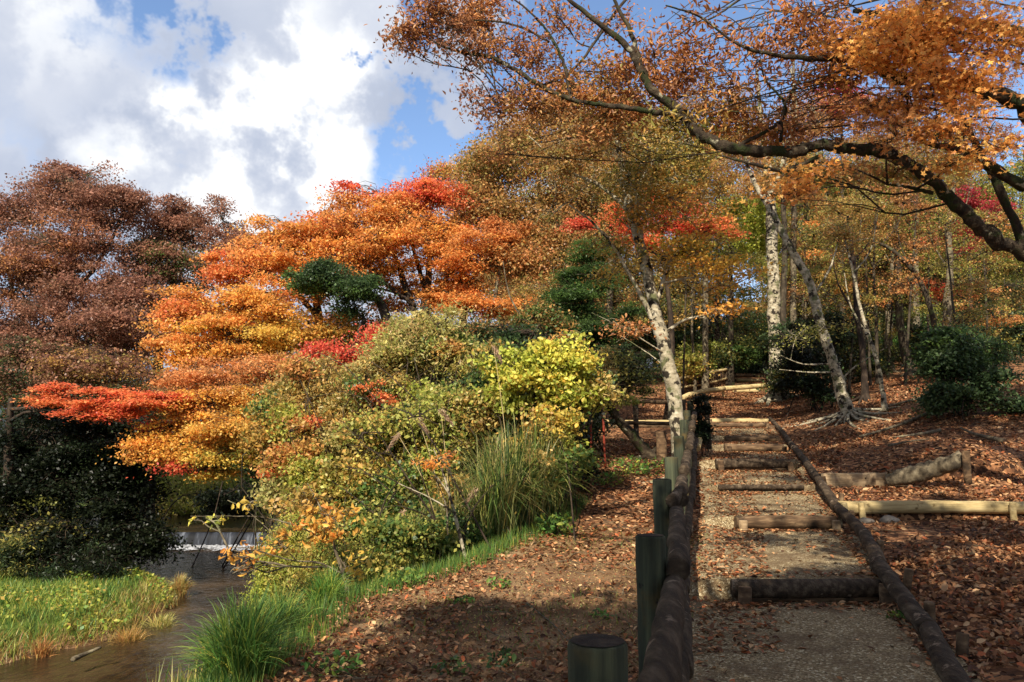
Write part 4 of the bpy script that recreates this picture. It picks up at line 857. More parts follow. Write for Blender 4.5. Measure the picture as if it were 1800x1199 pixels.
bgtree('broadleaf_tree', 'olive-leaved tree filling the wood behind the big white trunk', 1400, 48, 330, .22, [(1400, 360, 48, 90, 40, [('olive', 2), ('olivebrown', 1)], 100, 55), (1440, 430, 48, 90, 40, [('olive', 2), ('rust', 1)], 110, 55), (1400, 500, 47, 80, 40, 'olivebrown', 90, 55), (1440, 560, 46, 90, 40, [('olivebrown', 1), ('darkgreen', 1)], 100, 55), (1400, 600, 44, 50, 24, [('crimson', 1), ('darkgreen', 2)], 40, 55), (1390, 300, 49, 60, 26, [('rust', 1), ('olive', 1)], 50, 50)], seed=32)
bgtree('broadleaf_tree', 'green and yellow tree deep in the wood right of the leaning birch', 1520, 46, 330, .22, [(1500, 350, 46, 90, 40, [('olive', 3), ('yellowgreen', 1)], 100, 55), (1560, 400, 46, 80, 40, [('olive', 1), ('yellowgreen', 1)], 100, 55), (1520, 470, 45, 90, 40, [('olive', 2), ('rust', 1)], 110, 55), (1490, 520, 44, 70, 30, [('gold', 1), ('olivebrown', 1)], 60, 55), (1560, 540, 43, 90, 40, [('olivebrown', 1), ('darkgreen', 1)], 100, 55), (1500, 600, 40, 80, 34, [('darkgreen', 2), ('olivebrown', 1)], 100, 55)], seed=33)
bgtree('broadleaf_tree', 'dusky green tree at the far right of the wood behind the twin grey trunks', 1660, 44, 330, .2, [(1640, 360, 44, 80, 46, [('olive', 2), ('rust', 1)], 90, 55), (1720, 400, 44, 90, 60, [('olive', 2), ('rust', 1)], 100, 55), (1640, 450, 43, 90, 40, [('olive', 2), ('olivebrown', 1)], 90, 55), (1700, 520, 42, 100, 50, [('olivebrown', 1), ('darkgreen', 1)], 110, 55), (1620, 590, 38, 80, 24, [('brightgreen', 1), ('green', 2)], 70, 55), (1740, 600, 38, 80, 50, 'darkgreen', 90, 55)], seed=34)
bgtree('maple_tree', 'crimson maple glimpsed at the right edge under the big limb', 1705, 30, 400, .12, [(1695, 350, 30, 30, 30, 'crimson', 24, 60), (1685, 410, 30, 36, 30, [('red', 1), ('crimson', 2)], 24, 60), (1705, 440, 30, 40, 20, 'crimson', 16, 60), (1625, 425, 32, 24, 14, [('red', 1), ('olive', 1)], 10, 60), (1635, 505, 30, 30, 20, 'redorange', 12, 60), (1655, 520, 30, 20, 12, 'red', 12, 60), (1740, 390, 30, 40, 40, 'crimson', 40, 60)], seed=35, cr=.4, leaf=.09, cf=.3)
bgtree('maple_tree', 'crimson-topped maple showing against the sky below the upper right branch', 1480, 38, 200, .14, [(1480, 165, 38, 40, 16, 'crimson', 40, 60), (1450, 200, 38, 60, 20, [('crimson', 1), ('rust', 2)], 60, 60), (1510, 185, 38, 50, 18, [('crimson', 1), ('rust', 1)], 50, 60), (1430, 235, 38, 60, 20, [('rust', 2), ('olivebrown', 1)], 50, 60), (1560, 220, 38, 60, 20, 'rust', 40, 60)], seed=36, cr=.5)
bgtree('maple_tree', 'small orange maple in the middle of the wood right of the leaning birch', 1520, 33, 400, .08, [(1512, 398, 33, 26, 9, 'orange', 30, 60), (1430, 395, 33, 14, 8, 'orange', 12, 60), (1430, 446, 33, 12, 5, 'orange', 8, 60), (1455, 490, 33, 26, 22, 'gold', 26, 50), (1490, 510, 33, 14, 8, 'yelloworange', 10, 50)], seed=37, cr=.35, leaf=.09, cf=.3)
bgtree('hornbeam_tree', 'bare-topped pale tree whose thin twigs reach into the sky above the mossy limb', 1395, 33, 60, .16, [(1390, 200, 33, 60, 34, [('olivebrown', 1), ('rust', 2)], 26, 40), (1330, 190, 33, 50, 40, [('olivebrown', 1), ('rust', 1)], 24, 40), (1420, 130, 33, 50, 30, 'rust', 14, 30), (1360, 260, 33, 60, 26, [('rust', 1), ('olivebrown', 1)], 30, 50)], bark=B_PALE, seed=38, cr=.7, leaf=.08)
bgtree('hornbeam_tree', 'tall thinly leaved tree in front of the sky right of the pale leaning trunk', 1240, 34, 110, .15, [(1240, 200, 34, 70, 50, [('rust', 1), ('olivebrown', 1)], 50, 45), (1200, 150, 34, 60, 40, 'rust', 30, 40), (1280, 260, 34, 60, 40, [('olivebrown', 1), ('olive', 1)], 60, 50), (1140, 200, 34, 60, 40, [('rust', 1), ('olivebrown', 1)], 40, 45)], bark=B_PALE, seed=39, leaf=.085)
bgtree('hornbeam_tree', 'tall rusty tree behind the orange leaves of the upper right corner', 1610, 36, 120, .18, [(1600, 180, 36, 70, 40, 'rust', 60, 50), (1660, 230, 36, 80, 40, [('rust', 1), ('olivebrown', 1)], 60, 50), (1540, 250, 36, 60, 30, [('rust', 1), ('olivebrown', 1)], 40, 50), (1620, 290, 36, 90, 30, [('rust', 1), ('olive', 1)], 60, 50), (1740, 160, 36, 60, 60, 'rust', 50, 50)], bark=B_PALE, seed=40, leaf=.09)
# far wood closing the view
def far_wood():
    rng = np.random.default_rng(77); wood = Buf(); bufc = Buf()
    for k in range(60):
        px = rng.uniform(880, 2000); d = rng.uniform(56, 85); g = G(px, d); top = rng.uniform(8, 14)
        if 1265 < px < 1320: continue
        tube(wood, [g, g + [rng.normal(0, .5), 0, top]], [.2, .08], 6)
        for q in range(4):
            crown_fill(bufc, None, g + [rng.normal(0, 1.5), rng.normal(0, 1), top * rng.uniform(.25, 1)], np.array([2.6, 2.2, 1.8]), [('olive', 2), ('olivebrown', 2), ('darkgreen', 2), ('rust', 1)], 30, 24, rng, .32, .8, .6, .3)
    o = new_thing('far_wood', (30, 60, 8), None, None); o['kind'] = 'stuff'
    wood.build('trunks', B_GREY, o); bufc.build('foliage', M_LEAF, o, smooth=False)
far_wood()

bgtree('broadleaf_tree', 'olive and gold tree closing the view behind the weir', 470, 56, 560, .2, [(470, 620, 56, 100, 50, [('olive', 1), ('gold', 1)], 90, 60), (380, 700, 55, 100, 60, [('darkgreen', 2), ('olive', 1)], 110, 60), (520, 720, 54, 100, 60, [('darkgreen', 2), ('gold', 1)], 110, 60), (440, 790, 52, 100, 44, [('darkgreen', 1), ('green', 1)], 90, 60), (300, 780, 54, 80, 50, [('olive', 1), ('darkgreen', 1)], 70, 60)], seed=41, leaf=.18, cr=1.0)
bgtree('broadleaf_tree', 'dark tree behind the brown trees at the left edge of the far bank', 60, 48, 560, .2, [(40, 640, 48, 110, 60, [('darkgreen', 2), ('brown', 1)], 110, 60), (150, 700, 48, 100, 60, [('darkgreen', 2), ('olive', 1)], 110, 60), (30, 760, 47, 110, 60, 'darkgreen', 110, 60), (240, 760, 47, 80, 60, [('darkgreen', 2), ('gold', 1)], 80, 60), (20, 680, 40, 80, 50, [('brown', 2), ('darkgreen', 1)], 60, 60)], seed=42, leaf=.17, cr=.9)
bgtree('broadleaf_tree', 'brown and olive tree filling the gap behind the fir and the pale leaning trunk', 1120, 42, 400, .18, [(1100, 440, 42, 100, 50, [('olivebrown', 2), ('olive', 1)], 110, 60), (1180, 520, 42, 90, 50, [('olive', 1), ('gold', 1), ('olivebrown', 1)], 100, 60), (1080, 560, 41, 100, 50, [('darkgreen', 1), ('olivebrown', 1)], 100, 60), (1180, 600, 40, 80, 40, [('darkgreen', 2), ('green', 1)], 90, 60), (880, 480, 44, 90, 50, 'olivebrown', 70, 60)], seed=43, leaf=.13)
bgtree('broadleaf_tree', 'red-brown and olive tree seen between the slender trunks of the right-hand wood', 1590, 52, 380, .2, [(1590, 430, 52, 110, 50, [('olivebrown', 1), ('olive', 1), ('rust', 1)], 110, 55), (1480, 470, 52, 90, 50, [('rust', 1), ('olive', 2)], 90, 55), (1600, 520, 50, 120, 50, [('olive', 1), ('darkgreen', 1), ('crimson', .3)], 120, 55), (1700, 560, 50, 100, 50, [('darkgreen', 2), ('olive', 1)], 90, 55), (1460, 540, 50, 90, 50, [('olivebrown', 1), ('darkgreen', 1)], 90, 55)], seed=44, leaf=.15)

_rw = np.random.default_rng(404)
for k in range(20):                     # trees packed deep in the wood, nothing tells them apart
    px = [1000, 1090, 1150, 1210, 1350, 1380, 1420, 1460, 1490, 1530, 1570, 1610, 1650, 1690, 1740, 1790, 1440, 1550, 1640, 1260][k]; d = 38 + (k * 7 % 19) + _rw.uniform(0, 2); top = _rw.uniform(230, 340) if px > 1180 else 330
    pl = [[('olive', 2), ('gold', 1), ('yellowgreen', 1)], [('olivebrown', 2), ('gold', 1), ('olive', 1)], [('yellowgreen', 2), ('olive', 2)], [('olive', 2), ('yellowgreen', 2), ('lime', 1)]][k % 4]
    gap = abs(px - 1290) < 50
    ys_ = [top + 40, top + 110, top + 180, 590] if not gap else [600]
    bgtree('broadleaf_tree', 'olive-brown tree packed among others deep in the right-hand wood', px, d, top, .13, [(px + _rw.uniform(-30, 30), y_, d, _rw.uniform(60, 95), _rw.uniform(36, 54), pl if y_ < 540 else [('darkgreen', 2), ('olive', 1)], int(_rw.uniform(70, 95)), 46) for y_ in ys_], bark=B_DARK, seed=410 + k, lean=_rw.uniform(-30, 30), leaf=.125, group='trees packed deep in the right-hand wood')
for k in range(12):
    px = 1385 + k * 37 + _rw.uniform(-10, 10); d = 29 + (k * 5 % 13)
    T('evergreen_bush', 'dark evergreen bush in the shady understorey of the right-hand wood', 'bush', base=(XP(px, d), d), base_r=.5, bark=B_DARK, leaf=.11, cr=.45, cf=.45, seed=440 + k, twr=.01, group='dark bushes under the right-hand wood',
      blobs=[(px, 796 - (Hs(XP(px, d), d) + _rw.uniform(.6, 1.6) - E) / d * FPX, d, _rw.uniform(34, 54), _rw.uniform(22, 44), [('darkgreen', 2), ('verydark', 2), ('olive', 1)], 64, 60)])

_ru = np.random.default_rng(505)
UL = ['gold-leaved', 'rusty', 'yellow-green', 'olive', 'orange-tinted']; UP = [[('gold', 2), ('olive', 1)], [('rust', 2), ('olivebrown', 1)], [('yellowgreen', 2), ('olive', 1)], [('olive', 2), ('olivebrown', 1)], [('tanorange', 1), ('olive', 1)]]
UW = ['left of the far steps, beyond the near fence', 'between the big white trunk and the leaning birch', 'behind the bend of the leaning birch', 'right above the dark bush beside the birch', 'right of the leaning birch foot', 'among the thin crossing stems', 'before the thick pale-lit trunk', 'between the middle trunks and the right edge', 'behind the glossy bush at the right edge', 'at the right edge above the glossy bush']
for k in range(10):
    px = [1200, 1405, 1450, 1490, 1530, 1560, 1590, 1630, 1690, 1740][k]; d = (31 if k < 3 else 24) + (k * 3 % 8); top = _ru.uniform(330, 400)
    bgtree('understorey_tree', UL[k % 5] + ' thin understorey tree ' + UW[k], px, d, top, .05, [(px + _ru.uniform(-30, 30), y_, d + _ru.uniform(-1, 1), _ru.uniform(50, 80), _ru.uniform(20, 34), UP[k % 5], 20 if y_ > 400 else 30, 46) for y_ in (top + 10, top + 60, top + 110, top + 165)], bark=B_GREY, seed=510 + k, lean=_ru.uniform(-30, 30), leaf=.085, cr=.4, flat=.45, cf=.35)

# ---- named trunks of the right-hand wood
def slim(name, label, pts, bark, seed, blobs=(), limbs=(), roots=0, leaf=.08, **k):
    if name == 'slender_tree': pts = [(a, b_, c, r * .78) for a, b_, c, r in pts]
    T(name, label, 'tree', trunk=pts, bark=bark, seed=seed, blobs=blobs, limbs=limbs, roots=roots, leaf=leaf, twr=k.pop('twr', .006), cr=k.pop('cr', .45), **k)
slim('birch_tree', 'pale patchy-barked tree leaning left just behind the near fence', [(1196, 800, 13.2, .145), (1188, 720, 13.2, .14), (1168, 610, 13.2, .13), (1150, 540, 13.2, .105), (1128, 440, 13.2, .095), (1108, 370, 13.2, .085), (1095, 310, 13.3, .065), (1085, 240, 13.4, .04), (1075, 170, 13.5, .015)], B_SPOT, 50, roots=5,
  limbs=[[(1165, 600, 13.2, .045), (1100, 470, 13, .034), (1050, 400, 12.8, .022), (1000, 360, 12.6, .015)], [(1150, 545, 13.2, .05), (1180, 460, 13.2, .035), (1230, 420, 13, .02)], [(1110, 375, 13.2, .05), (1060, 330, 13.4, .04), (1000, 300, 13.5, .02), (930, 240, 13.6, .01)],
         [(1130, 440, 13.2, .05), (1120, 340, 13, .03), (1150, 280, 13, .02)], [(1175, 650, 13.2, .012), (1140, 622, 13.3, .01), (1090, 590, 13.4, .005)], [(1165, 620, 13.1, .014), (1100, 580, 12.8, .01), (1040, 550, 12.5, .004)]],
  blobs=[(1170, 340, 13.6, 100, 34, [('gold', 2), ('olive', 1)], 25, 28), (1190, 370, 12.8, 100, 30, [('yelloworange', 1), ('gold', 2)], 40, 30), (1220, 445, 13.0, 100, 30, [('yellow', 2), ('yelloworange', 1), ('lime', 1)], 50, 30), (1130, 480, 13.8, 80, 26, [('yellow', 1), ('gold', 1)], 25, 26), (1240, 490, 13, 80, 22, [('yelloworange', 1), ('yellow', 1)], 26, 26), (1090, 440, 13, 60, 40, [('gold', 1), ('olive', 1)], 24, 26),
         (1270, 545, 12.5, 40, 6, 'yelloworange', 10, 30), (1070, 250, 14.8, 120, 60, [('olive', 1), ('olivebrown', 2)], 36, 34), (1160, 240, 14.8, 100, 60, [('olive', 2), ('gold', 1)], 34, 34), (1040, 330, 14.6, 90, 44, [('olivebrown', 2), ('olive', 1)], 34, 34), (1190, 300, 13.5, 90, 40, [('gold', 1), ('olive', 2)], 60, 45),
         (1220, 240, 13.8, 60, 30, [('olive', 1), ('gold', 1)], 40, 40), (1120, 580, 12.4, 50, 8, 'rust', 12, 30), (1000, 270, 13.4, 60, 30, 'olivebrown', 36, 40), (1100, 300, 12.6, 70, 50, [('gold', 2), ('olive', 1)], 40, 26), (1120, 390, 12.7, 50, 40, [('gold', 2), ('yelloworange', 1)], 24, 22), (1085, 210, 12.8, 60, 46, [('olivebrown', 2), ('gold', 1)], 34, 26)], leaf=.062, cf=.3, shape='oval', cr=.36, shell=.8)
slim('beech_tree', 'big straight white-mottled trunk beside the far log steps', [(1366, 697, 30, .36), (1362, 600, 30, .27), (1360, 500, 30, .25), (1356, 400, 30, .23), (1352, 320, 30, .2), (1340, 230, 30, .12), (1330, 120, 30, .05)], B_SPOT, 51, roots=8,
  limbs=[[(1352, 330, 30, .16), (1320, 280, 30, .1), (1290, 200, 30, .05)], [(1354, 360, 30, .12), (1372, 300, 30, .1), (1400, 200, 30, .05), (1390, 120, 30, .03)]],
  blobs=[(1290, 180, 30, 60, 40, [('rust', 1), ('olivebrown', 1)], 30, 40), (1400, 200, 30, 60, 40, [('rust', 1), ('olivebrown', 1)], 30, 40), (1350, 330, 29, 60, 26, [('rust', 1), ('gold', 1)], 50, 50), (1330, 290, 30, 80, 26, [('gold', 1), ('rust', 1)], 50, 50)])
slim('beech_tree', 'thinner grey twin stem just behind the big white trunk', [(1378, 690, 31, .16), (1376, 560, 31, .14), (1380, 430, 31, .12), (1376, 330, 31, .1), (1382, 240, 31, .04)], B_GREY, 52)
slim('birch_tree', 'white-spotted leaning birch with a mat of exposed roots right of the path', [(1496, 748, 21, .2), (1480, 690, 21, .18), (1462, 630, 21, .155), (1440, 560, 21, .14), (1425, 500, 21, .13), (1400, 455, 21, .115), (1375, 410, 21, .1), (1355, 370, 21, .09), (1325, 320, 21, .07), (1300, 250, 21, .04)], B_SPOT, 53, roots=30,
  limbs=[[(1462, 640, 21, .03), (1410, 640, 20.6, .02), (1360, 620, 20.2, .008)], [(1468, 655, 21, .03), (1420, 655, 20.5, .02), (1370, 650, 20, .008)], [(1475, 670, 21, .03), (1510, 640, 20.8, .02), (1560, 610, 20.6, .008)], [(1430, 520, 21, .04), (1460, 470, 21, .03), (1480, 400, 21, .012)]],
  blobs=[(1300, 260, 21, 60, 30, [('gold', 1), ('rust', 1)], 36, 40), (1400, 590, 20.5, 60, 20, 'olive', 14, 30)])
for (lab, pts, bk, rt) in [
  ('slender tree with peeling pale bark, second trunk right of the leaning birch', [(1556, 722, 21, .1), (1545, 650, 21, .075), (1530, 600, 21, .07), (1512, 540, 21, .06), (1500, 480, 21, .05), (1485, 420, 21, .03)], B_SPOT, 4),
  ('dark crooked trunk rising behind the rooted birch', [(1520, 705, 24, .17), (1518, 640, 24, .13), (1508, 560, 24, .11), (1500, 460, 24, .09), (1490, 380, 24, .05)], B_DARK, 4),
  ('thick pale-lit trunk in the shade at the middle of the right-hand wood', [(1563, 640, 34, .24), (1562, 560, 34, .2), (1570, 470, 34, .18), (1576, 380, 34, .14), (1580, 300, 34, .08)], B_PALE, 3),
  ('dark leaning trunk crossing in front of the thick pale-lit trunk', [(1600, 640, 30, .26), (1582, 570, 30, .2), (1578, 470, 30, .18), (1572, 420, 30, .14), (1530, 340, 30, .09), (1500, 310, 30, .05)], B_GREY, 3),
  ('grey mottled trunk standing close to the right edge of the wood', [(1664, 640, 27, .24), (1664, 560, 27, .2), (1670, 480, 27, .17), (1668, 400, 27, .14), (1680, 300, 27, .08)], B_PALE, 3),
  ('thin arching trunk leaning from the right edge towards the middle of the wood', [(1660, 625, 26, .17), (1640, 560, 26, .12), (1620, 500, 26, .11), (1590, 460, 26, .1), (1550, 430, 26, .07), (1500, 425, 26, .04)], B_GREY, 2),
  ('thin straight grey stem left of the thick pale-lit trunk', [(1541, 655, 28, .1), (1540, 560, 28, .08), (1536, 470, 28, .06), (1540, 380, 28, .03)], B_GREY, 2),
  ('pair-like thin stem with pale bark just right of the leaning birch crown', [(1518, 650, 31, .1), (1516, 560, 31, .09), (1498, 460, 31, .07), (1480, 380, 31, .04)], B_PALE, 2),
  ('very thin pale stem between the big white trunk and the leaning birch', [(1418, 660, 36, .08), (1416, 560, 36, .06), (1420, 460, 36, .05)], B_PALE, 0),
  ('thin pale stem left of the far steps among green leaves', [(1222, 690, 34, .09), (1216, 560, 34, .07), (1220, 440, 34, .05), (1226, 350, 34, .03)], B_PALE, 0),
  ('pale forked stem rising out of the undergrowth left of the fir', [(938, 700, 25, .1), (936, 600, 25, .08), (930, 580, 25, .06), (950, 520, 25, .04)], B_PALE, 0)]:
    slim('slender_tree', lab, pts, bk, int(pts[0][0]), roots=rt, limbs=[[(pts[2][0], pts[2][1], pts[2][2], .04), (pts[2][0] - 34, pts[2][1] - 60, pts[2][2], .025), (pts[2][0] - 46, pts[2][1] - 120, pts[2][2], .01)], [(pts[-2][0], pts[-2][1], pts[-2][2], .03), (pts[-2][0] + 30, pts[-2][1] - 40, pts[-2][2], .02), (pts[-2][0] + 44, pts[-2][1] - 110, pts[-2][2], .008)]],
         blobs=[(pts[-1][0], pts[-1][1], pts[-1][2], 40, 30, [('olivebrown', 2), ('olive', 1), ('gold', 1)], 26, 40)], group='slender trunks of the right-hand wood')
rb = np.random.default_rng(91)
BUSH = [
  ('dark bushy evergreen between the big white trunk and the leaning birch', 1430, 24, [(1420, 640, 24, 55, 40, 'verydark', 90, 70), (1450, 600, 25, 50, 40, [('verydark', 2), ('darkgreen', 1)], 80, 70), (1440, 680, 23.5, 36, 20, [('verydark', 2), ('darkgreen', 1)], 40, 60), (1400, 600, 26, 40, 30, 'darkgreen', 50, 60)]),
  ('dark green glossy bush at the right edge above the fallen branches', 1665, 18.5, [(1670, 650, 18.5, 45, 44, 'darkgreen', 90, 70), (1700, 620, 18.5, 60, 50, [('darkgreen', 2), ('green', 1)], 90, 70), (1660, 700, 18, 40, 18, 'darkgreen', 40, 60), (1740, 690, 18, 60, 40, 'darkgreen', 60, 60)]),
  ('low bright green bush in the shade beyond the middle trunks', 1600, 36, [(1610, 600, 36, 40, 18, 'brightgreen', 50, 60), (1570, 610, 37, 20, 12, 'brightgreen', 20, 60)]),
  ('leafy green bush overhanging the left side of the far steps', 1250, 36, [(1230, 630, 36, 36, 22, [('yellowgreen', 2), ('green', 1)], 60, 60), (1280, 620, 38, 40, 26, 'green', 60, 60), (1200, 640, 34, 30, 18, [('yellowgreen', 1), ('gold', 1)], 36, 50)]),
  ('shady green bush right behind the top of the path', 1330, 46, [(1320, 640, 46, 34, 18, [('green', 1), ('darkgreen', 1)], 50, 60), (1350, 610, 46, 40, 24, 'darkgreen', 50, 60)]),
  ('dark twiggy bush in shade behind the rusty red stakes', 1020, 16, [(1000, 690, 16, 50, 40, [('verydark', 2), ('olivebrown', 1)], 90, 70), (1080, 660, 17, 60, 36, [('verydark', 1), ('olive', 1)], 60, 50), (1000, 750, 15.5, 40, 36, 'verydark', 70, 70), (950, 700, 15, 60, 60, 'verydark', 80, 70)]),
]
for k, (lab, px, d, bl) in enumerate(BUSH):
    T('evergreen_bush', lab, 'bush', base=(XP(px, d), d), base_r=.35, bark=B_DARK, leaf=.09 if d < 30 else .14, cr=.35 if d < 30 else .5, cf=.4, seed=60 + k, twr=.008, blobs=bl)

# ---- the big tree standing right of the frame, its limbs crossing the upper right
T('old_maple_tree', 'old mossy tree whose heavy dark limbs and orange leaves cross the upper right', 'tree',
  trunk=[(1990, 900, 10.2, .3), (1960, 640, 10.2, .22), (1890, 500, 10, .16), (1810, 450, 10, .12)], bark=B_MOSS, seed=70, roots=4, autolimb=True, leaf=.085, shape='star', limb_r=.016, cr=.42, cf=.32, flat=.5, twr=.004, shell=.9,
  limbs=[[(1812, 452, 10, .1), (1740, 412, 9.9, .098), (1690, 370, 9.8, .096), (1650, 330, 9.8, .092), (1600, 290, 9.8, .085), (1545, 266, 9.9, .1), (1490, 262, 10, .085), (1440, 256, 10, .08), (1400, 266, 10, .085), (1340, 266, 10.1, .085), (1290, 262, 10.1, .085), (1250, 248, 10.2, .08), (1215, 222, 10.3, .075), (1195, 195, 10.3, .07), (1150, 165, 10.3, .065), (1125, 120, 10.3, .06), (1100, 80, 10.3, .05), (1050, 40, 10.3, .04), (1000, 0, 10.3, .03), (940, -60, 10.3, .02)],
         [(1130, 130, 10.3, .05), (1110, 60, 10.4, .035), (1080, 0, 10.5, .025), (1070, -60, 10.5, .02)],
         [(1200, 205, 10.3, .05), (1130, 195, 10.4, .045), (1060, 185, 10.5, .04), (1000, 175, 10.6, .037), (940, 145, 10.7, .035), (900, 120, 10.8, .033), (860, 100, 10.9, .03), (815, 93, 11, .025), (770, 78, 11, .015), (720, 40, 11, .007)],
         [(965, 75, 10.6, .02), (920, 50, 10.7, .018), (870, 38, 10.8, .015), (820, 38, 10.8, .012), (780, 55, 10.8, .008)],
         [(1005, 178, 10.6, .03), (990, 110, 10.6, .025), (965, 60, 10.6, .02), (930, 20, 10.6, .015), (890, -10, 10.6, .01)],
         [(860, 110, 10.9, .016), (870, 150, 10.8, .012), (876, 190, 10.8, .008)],
         [(1290, 262, 10.1, .03), (1370, 215, 10.1, .025), (1378, 180, 10.1, .02), (1345, 140, 10.1, .013), (1335, 90, 10.1, .007)], [(1372, 250, 10.1, .028), (1378, 190, 10, .02), (1400, 150, 10, .015), (1415, 100, 10, .008)],
         [(1900, 330, 10, .14), (1800, 190, 9.7, .12), (1700, 150, 9.5, .1), (1640, 130, 9.4, .09), (1590, 142, 9.4, .085), (1545, 120, 9.4, .075), (1510, 105, 9.5, .06), (1440, 103, 9.5, .045), (1370, 98, 9.6, .03), (1300, 80, 9.6, .02), (1230, 30, 9.6, .015), (1170, 10, 9.6, .01)],
         [(1805, 440, 10, .06), (1740, 300, 10, .055), (1690, 210, 10.2, .05), (1660, 160, 10.3, .09), (1640, 60, 10.4, .06), (1620, -40, 10.4, .04)],
         [(1800, 330, 9.5, .08), (1700, 270, 9.4, .055), (1640, 255, 9.3, .035), (1600, 240, 9.3, .02)], [(1640, 340, 9.8, .03), (1600, 330, 9.8, .025), (1560, 325, 9.8, .012)], [(1440, 275, 10, .03), (1380, 300, 10, .03), (1330, 290, 10, .025), (1270, 275, 10, .012)],
         [(1800, 60, 9.6, .08), (1700, 40, 9.5, .06), (1600, 30, 9.4, .04), (1500, 20, 9.4, .03)], [(1690, 90, 9.8, .05), (1660, 60, 9.8, .04), (1640, 35, 9.8, .03)]],
  blobs=[(1640, 60, 8.8, 90, 60, [('amber', 1), ('amber', 4)], 60, 27), (1560, 90, 8.8, 80, 50, [('amber', 3), ('amber', 2)], 44, 27), (1690, 130, 8.6, 70, 50, [('amber', 2), ('amber', 1)], 32, 27), (1740, 60, 8.8, 80, 80, [('amber', 2), ('amber', 3)], 38, 27), (1620, 10, 9, 120, 26, 'amber', 28, 27),
         (1520, 60, 9.2, 70, 40, [('rust', 1), ('amber', 2)], 28, 27), (1600, 170, 8.8, 70, 22, [('amber', 2), ('rust', 1)], 18, 27), (1650, 235, 8.8, 80, 20, [('amber', 3), ('rust', 1)], 17, 27), (1560, 245, 9, 70, 18, [('amber', 2), ('rust', 2)], 10, 27), (1460, 292, 9.2, 50, 9, [('amber', 2), ('rust', 2)], 6, 27),
         (1400, 315, 9.4, 60, 10, 'amber', 10, 27), (1540, 200, 9.4, 60, 20, 'rust', 25, 27), (1690, 280, 8.8, 60, 14, 'amber', 12, 27), (1370, 345, 9.6, 40, 12, [('amber', 1), ('rust', 1)], 10, 27), (1740, 240, 8.8, 60, 40, 'amber', 15, 27), (1480, 300, 10.4, 80, 20, [('olive', 1), ('rust', 1)], 20, 27), (1580, 300, 10.2, 70, 20, [('rust', 1), ('olive', 1)], 20, 27)])
T('wild_cherry_tree', 'sparse tree at the top with loose rust-brown oblong leaves against the sky', 'tree',
  trunk=[(1560, 1400, 3.2, .22), (1560, 1100, 3.2, .2), (1560, 600, 3.4, .2), (1560, 100, 3.8, .16)] if False else [(2050, 900, 9, .25), (2020, 500, 9, .22), (1950, 150, 9.4, .16), (1850, -60, 10, .1)], bark=B_GREY, seed=71, leaf=.1, shape='oval', aspect=.36, cr=.34, cf=.6, flat=.15, twr=.004, shell=.9, limb_r=.014,
  limbs=[[(1850, -60, 10, .08), (1600, -110, 10.2, .06), (1400, -80, 10.4, .05), (1250, -90, 10.6, .04), (1100, -70, 10.8, .03), (950, -60, 11, .02), (820, -30, 11, .012)], [(1400, -80, 10.4, .03), (1300, 0, 10.4, .02), (1230, 40, 10.4, .012), (1180, 20, 10.4, .006)]],
  blobs=[(1250, 60, 10.2, 90, 50, 'rust', 17, 18), (1330, 110, 10.2, 80, 60, 'rust', 22, 18), (1400, 50, 10, 90, 50, [('rust', 3), ('orange', 1)], 34, 18), (1200, 130, 10.4, 80, 50, 'rust', 28, 18), (1280, 180, 10.4, 90, 40, [('rust', 2), ('gold', 1)], 34, 18), (1420, 150, 10.2, 70, 40, 'rust', 13, 18),
         (1470, 80, 9.8, 70, 60, [('rust', 2), ('orange', 1)], 39, 18), (1330, 225, 10.4, 80, 26, [('rust', 2), ('gold', 1)], 22, 18), (1400, 230, 10.3, 60, 20, 'rust', 17, 18), (1180, 220, 10.4, 60, 30, [('gold', 1), ('olive', 1)], 17, 18), (1150, 90, 10.6, 70, 50, 'rust', 14, 18)])
T('wild_cherry_tree', 'long bough of small brown leaves reaching far left across the blue and white sky', 'tree',
  trunk=[(2150, 900, 11, .2), (2120, 400, 11, .18), (2000, 0, 11.2, .12), (1800, -160, 11.4, .08)], bark=B_GREY, seed=72, leaf=.066, shape='oval', aspect=.5, cr=.3, cf=.6, flat=.2, twr=.0035, shell=.9, limb_r=.012,
  limbs=[[(1800, -160, 11.4, .07), (1500, -180, 11.2, .05), (1250, -150, 11, .04), (1000, -100, 11, .03), (850, -60, 11, .02), (740, -10, 11, .008)], [(1250, -150, 11, .03), (1100, 0, 11, .025), (1010, 120, 11, .02), (930, 160, 11, .012), (880, 200, 11, .006)]],
  blobs=[(760, 35, 11, 80, 36, [('rust', 3), ('brown', 1)], 70, 26), (840, 30, 11, 70, 40, 'rust', 50, 24), (720, 70, 11, 40, 28, [('rust', 1), ('brown', 2)], 24, 18), (800, 90, 11, 70, 30, [('rust', 1), ('brown', 1)], 30, 20), (900, 90, 11, 80, 50, [('rust', 2), ('brown', 1)], 40, 22), (870, 170, 11, 60, 36, [('rust', 1), ('brown', 2)], 34, 18), (940, 190, 11, 70, 36, [('rust', 2), ('olivebrown', 1)], 50, 22),
         (1010, 150, 11, 80, 60, [('rust', 2), ('olivebrown', 2)], 60, 24), (980, 40, 11, 70, 50, 'rust', 24, 18), (1060, 200, 11, 70, 40, [('olivebrown', 2), ('rust', 2)], 60, 26), (1100, 120, 11, 70, 60, 'rust', 40, 22), (1060, 40, 11, 70, 50, 'rust', 20, 18), (870, 270, 12, 30, 12, 'rust', 8, 16)])

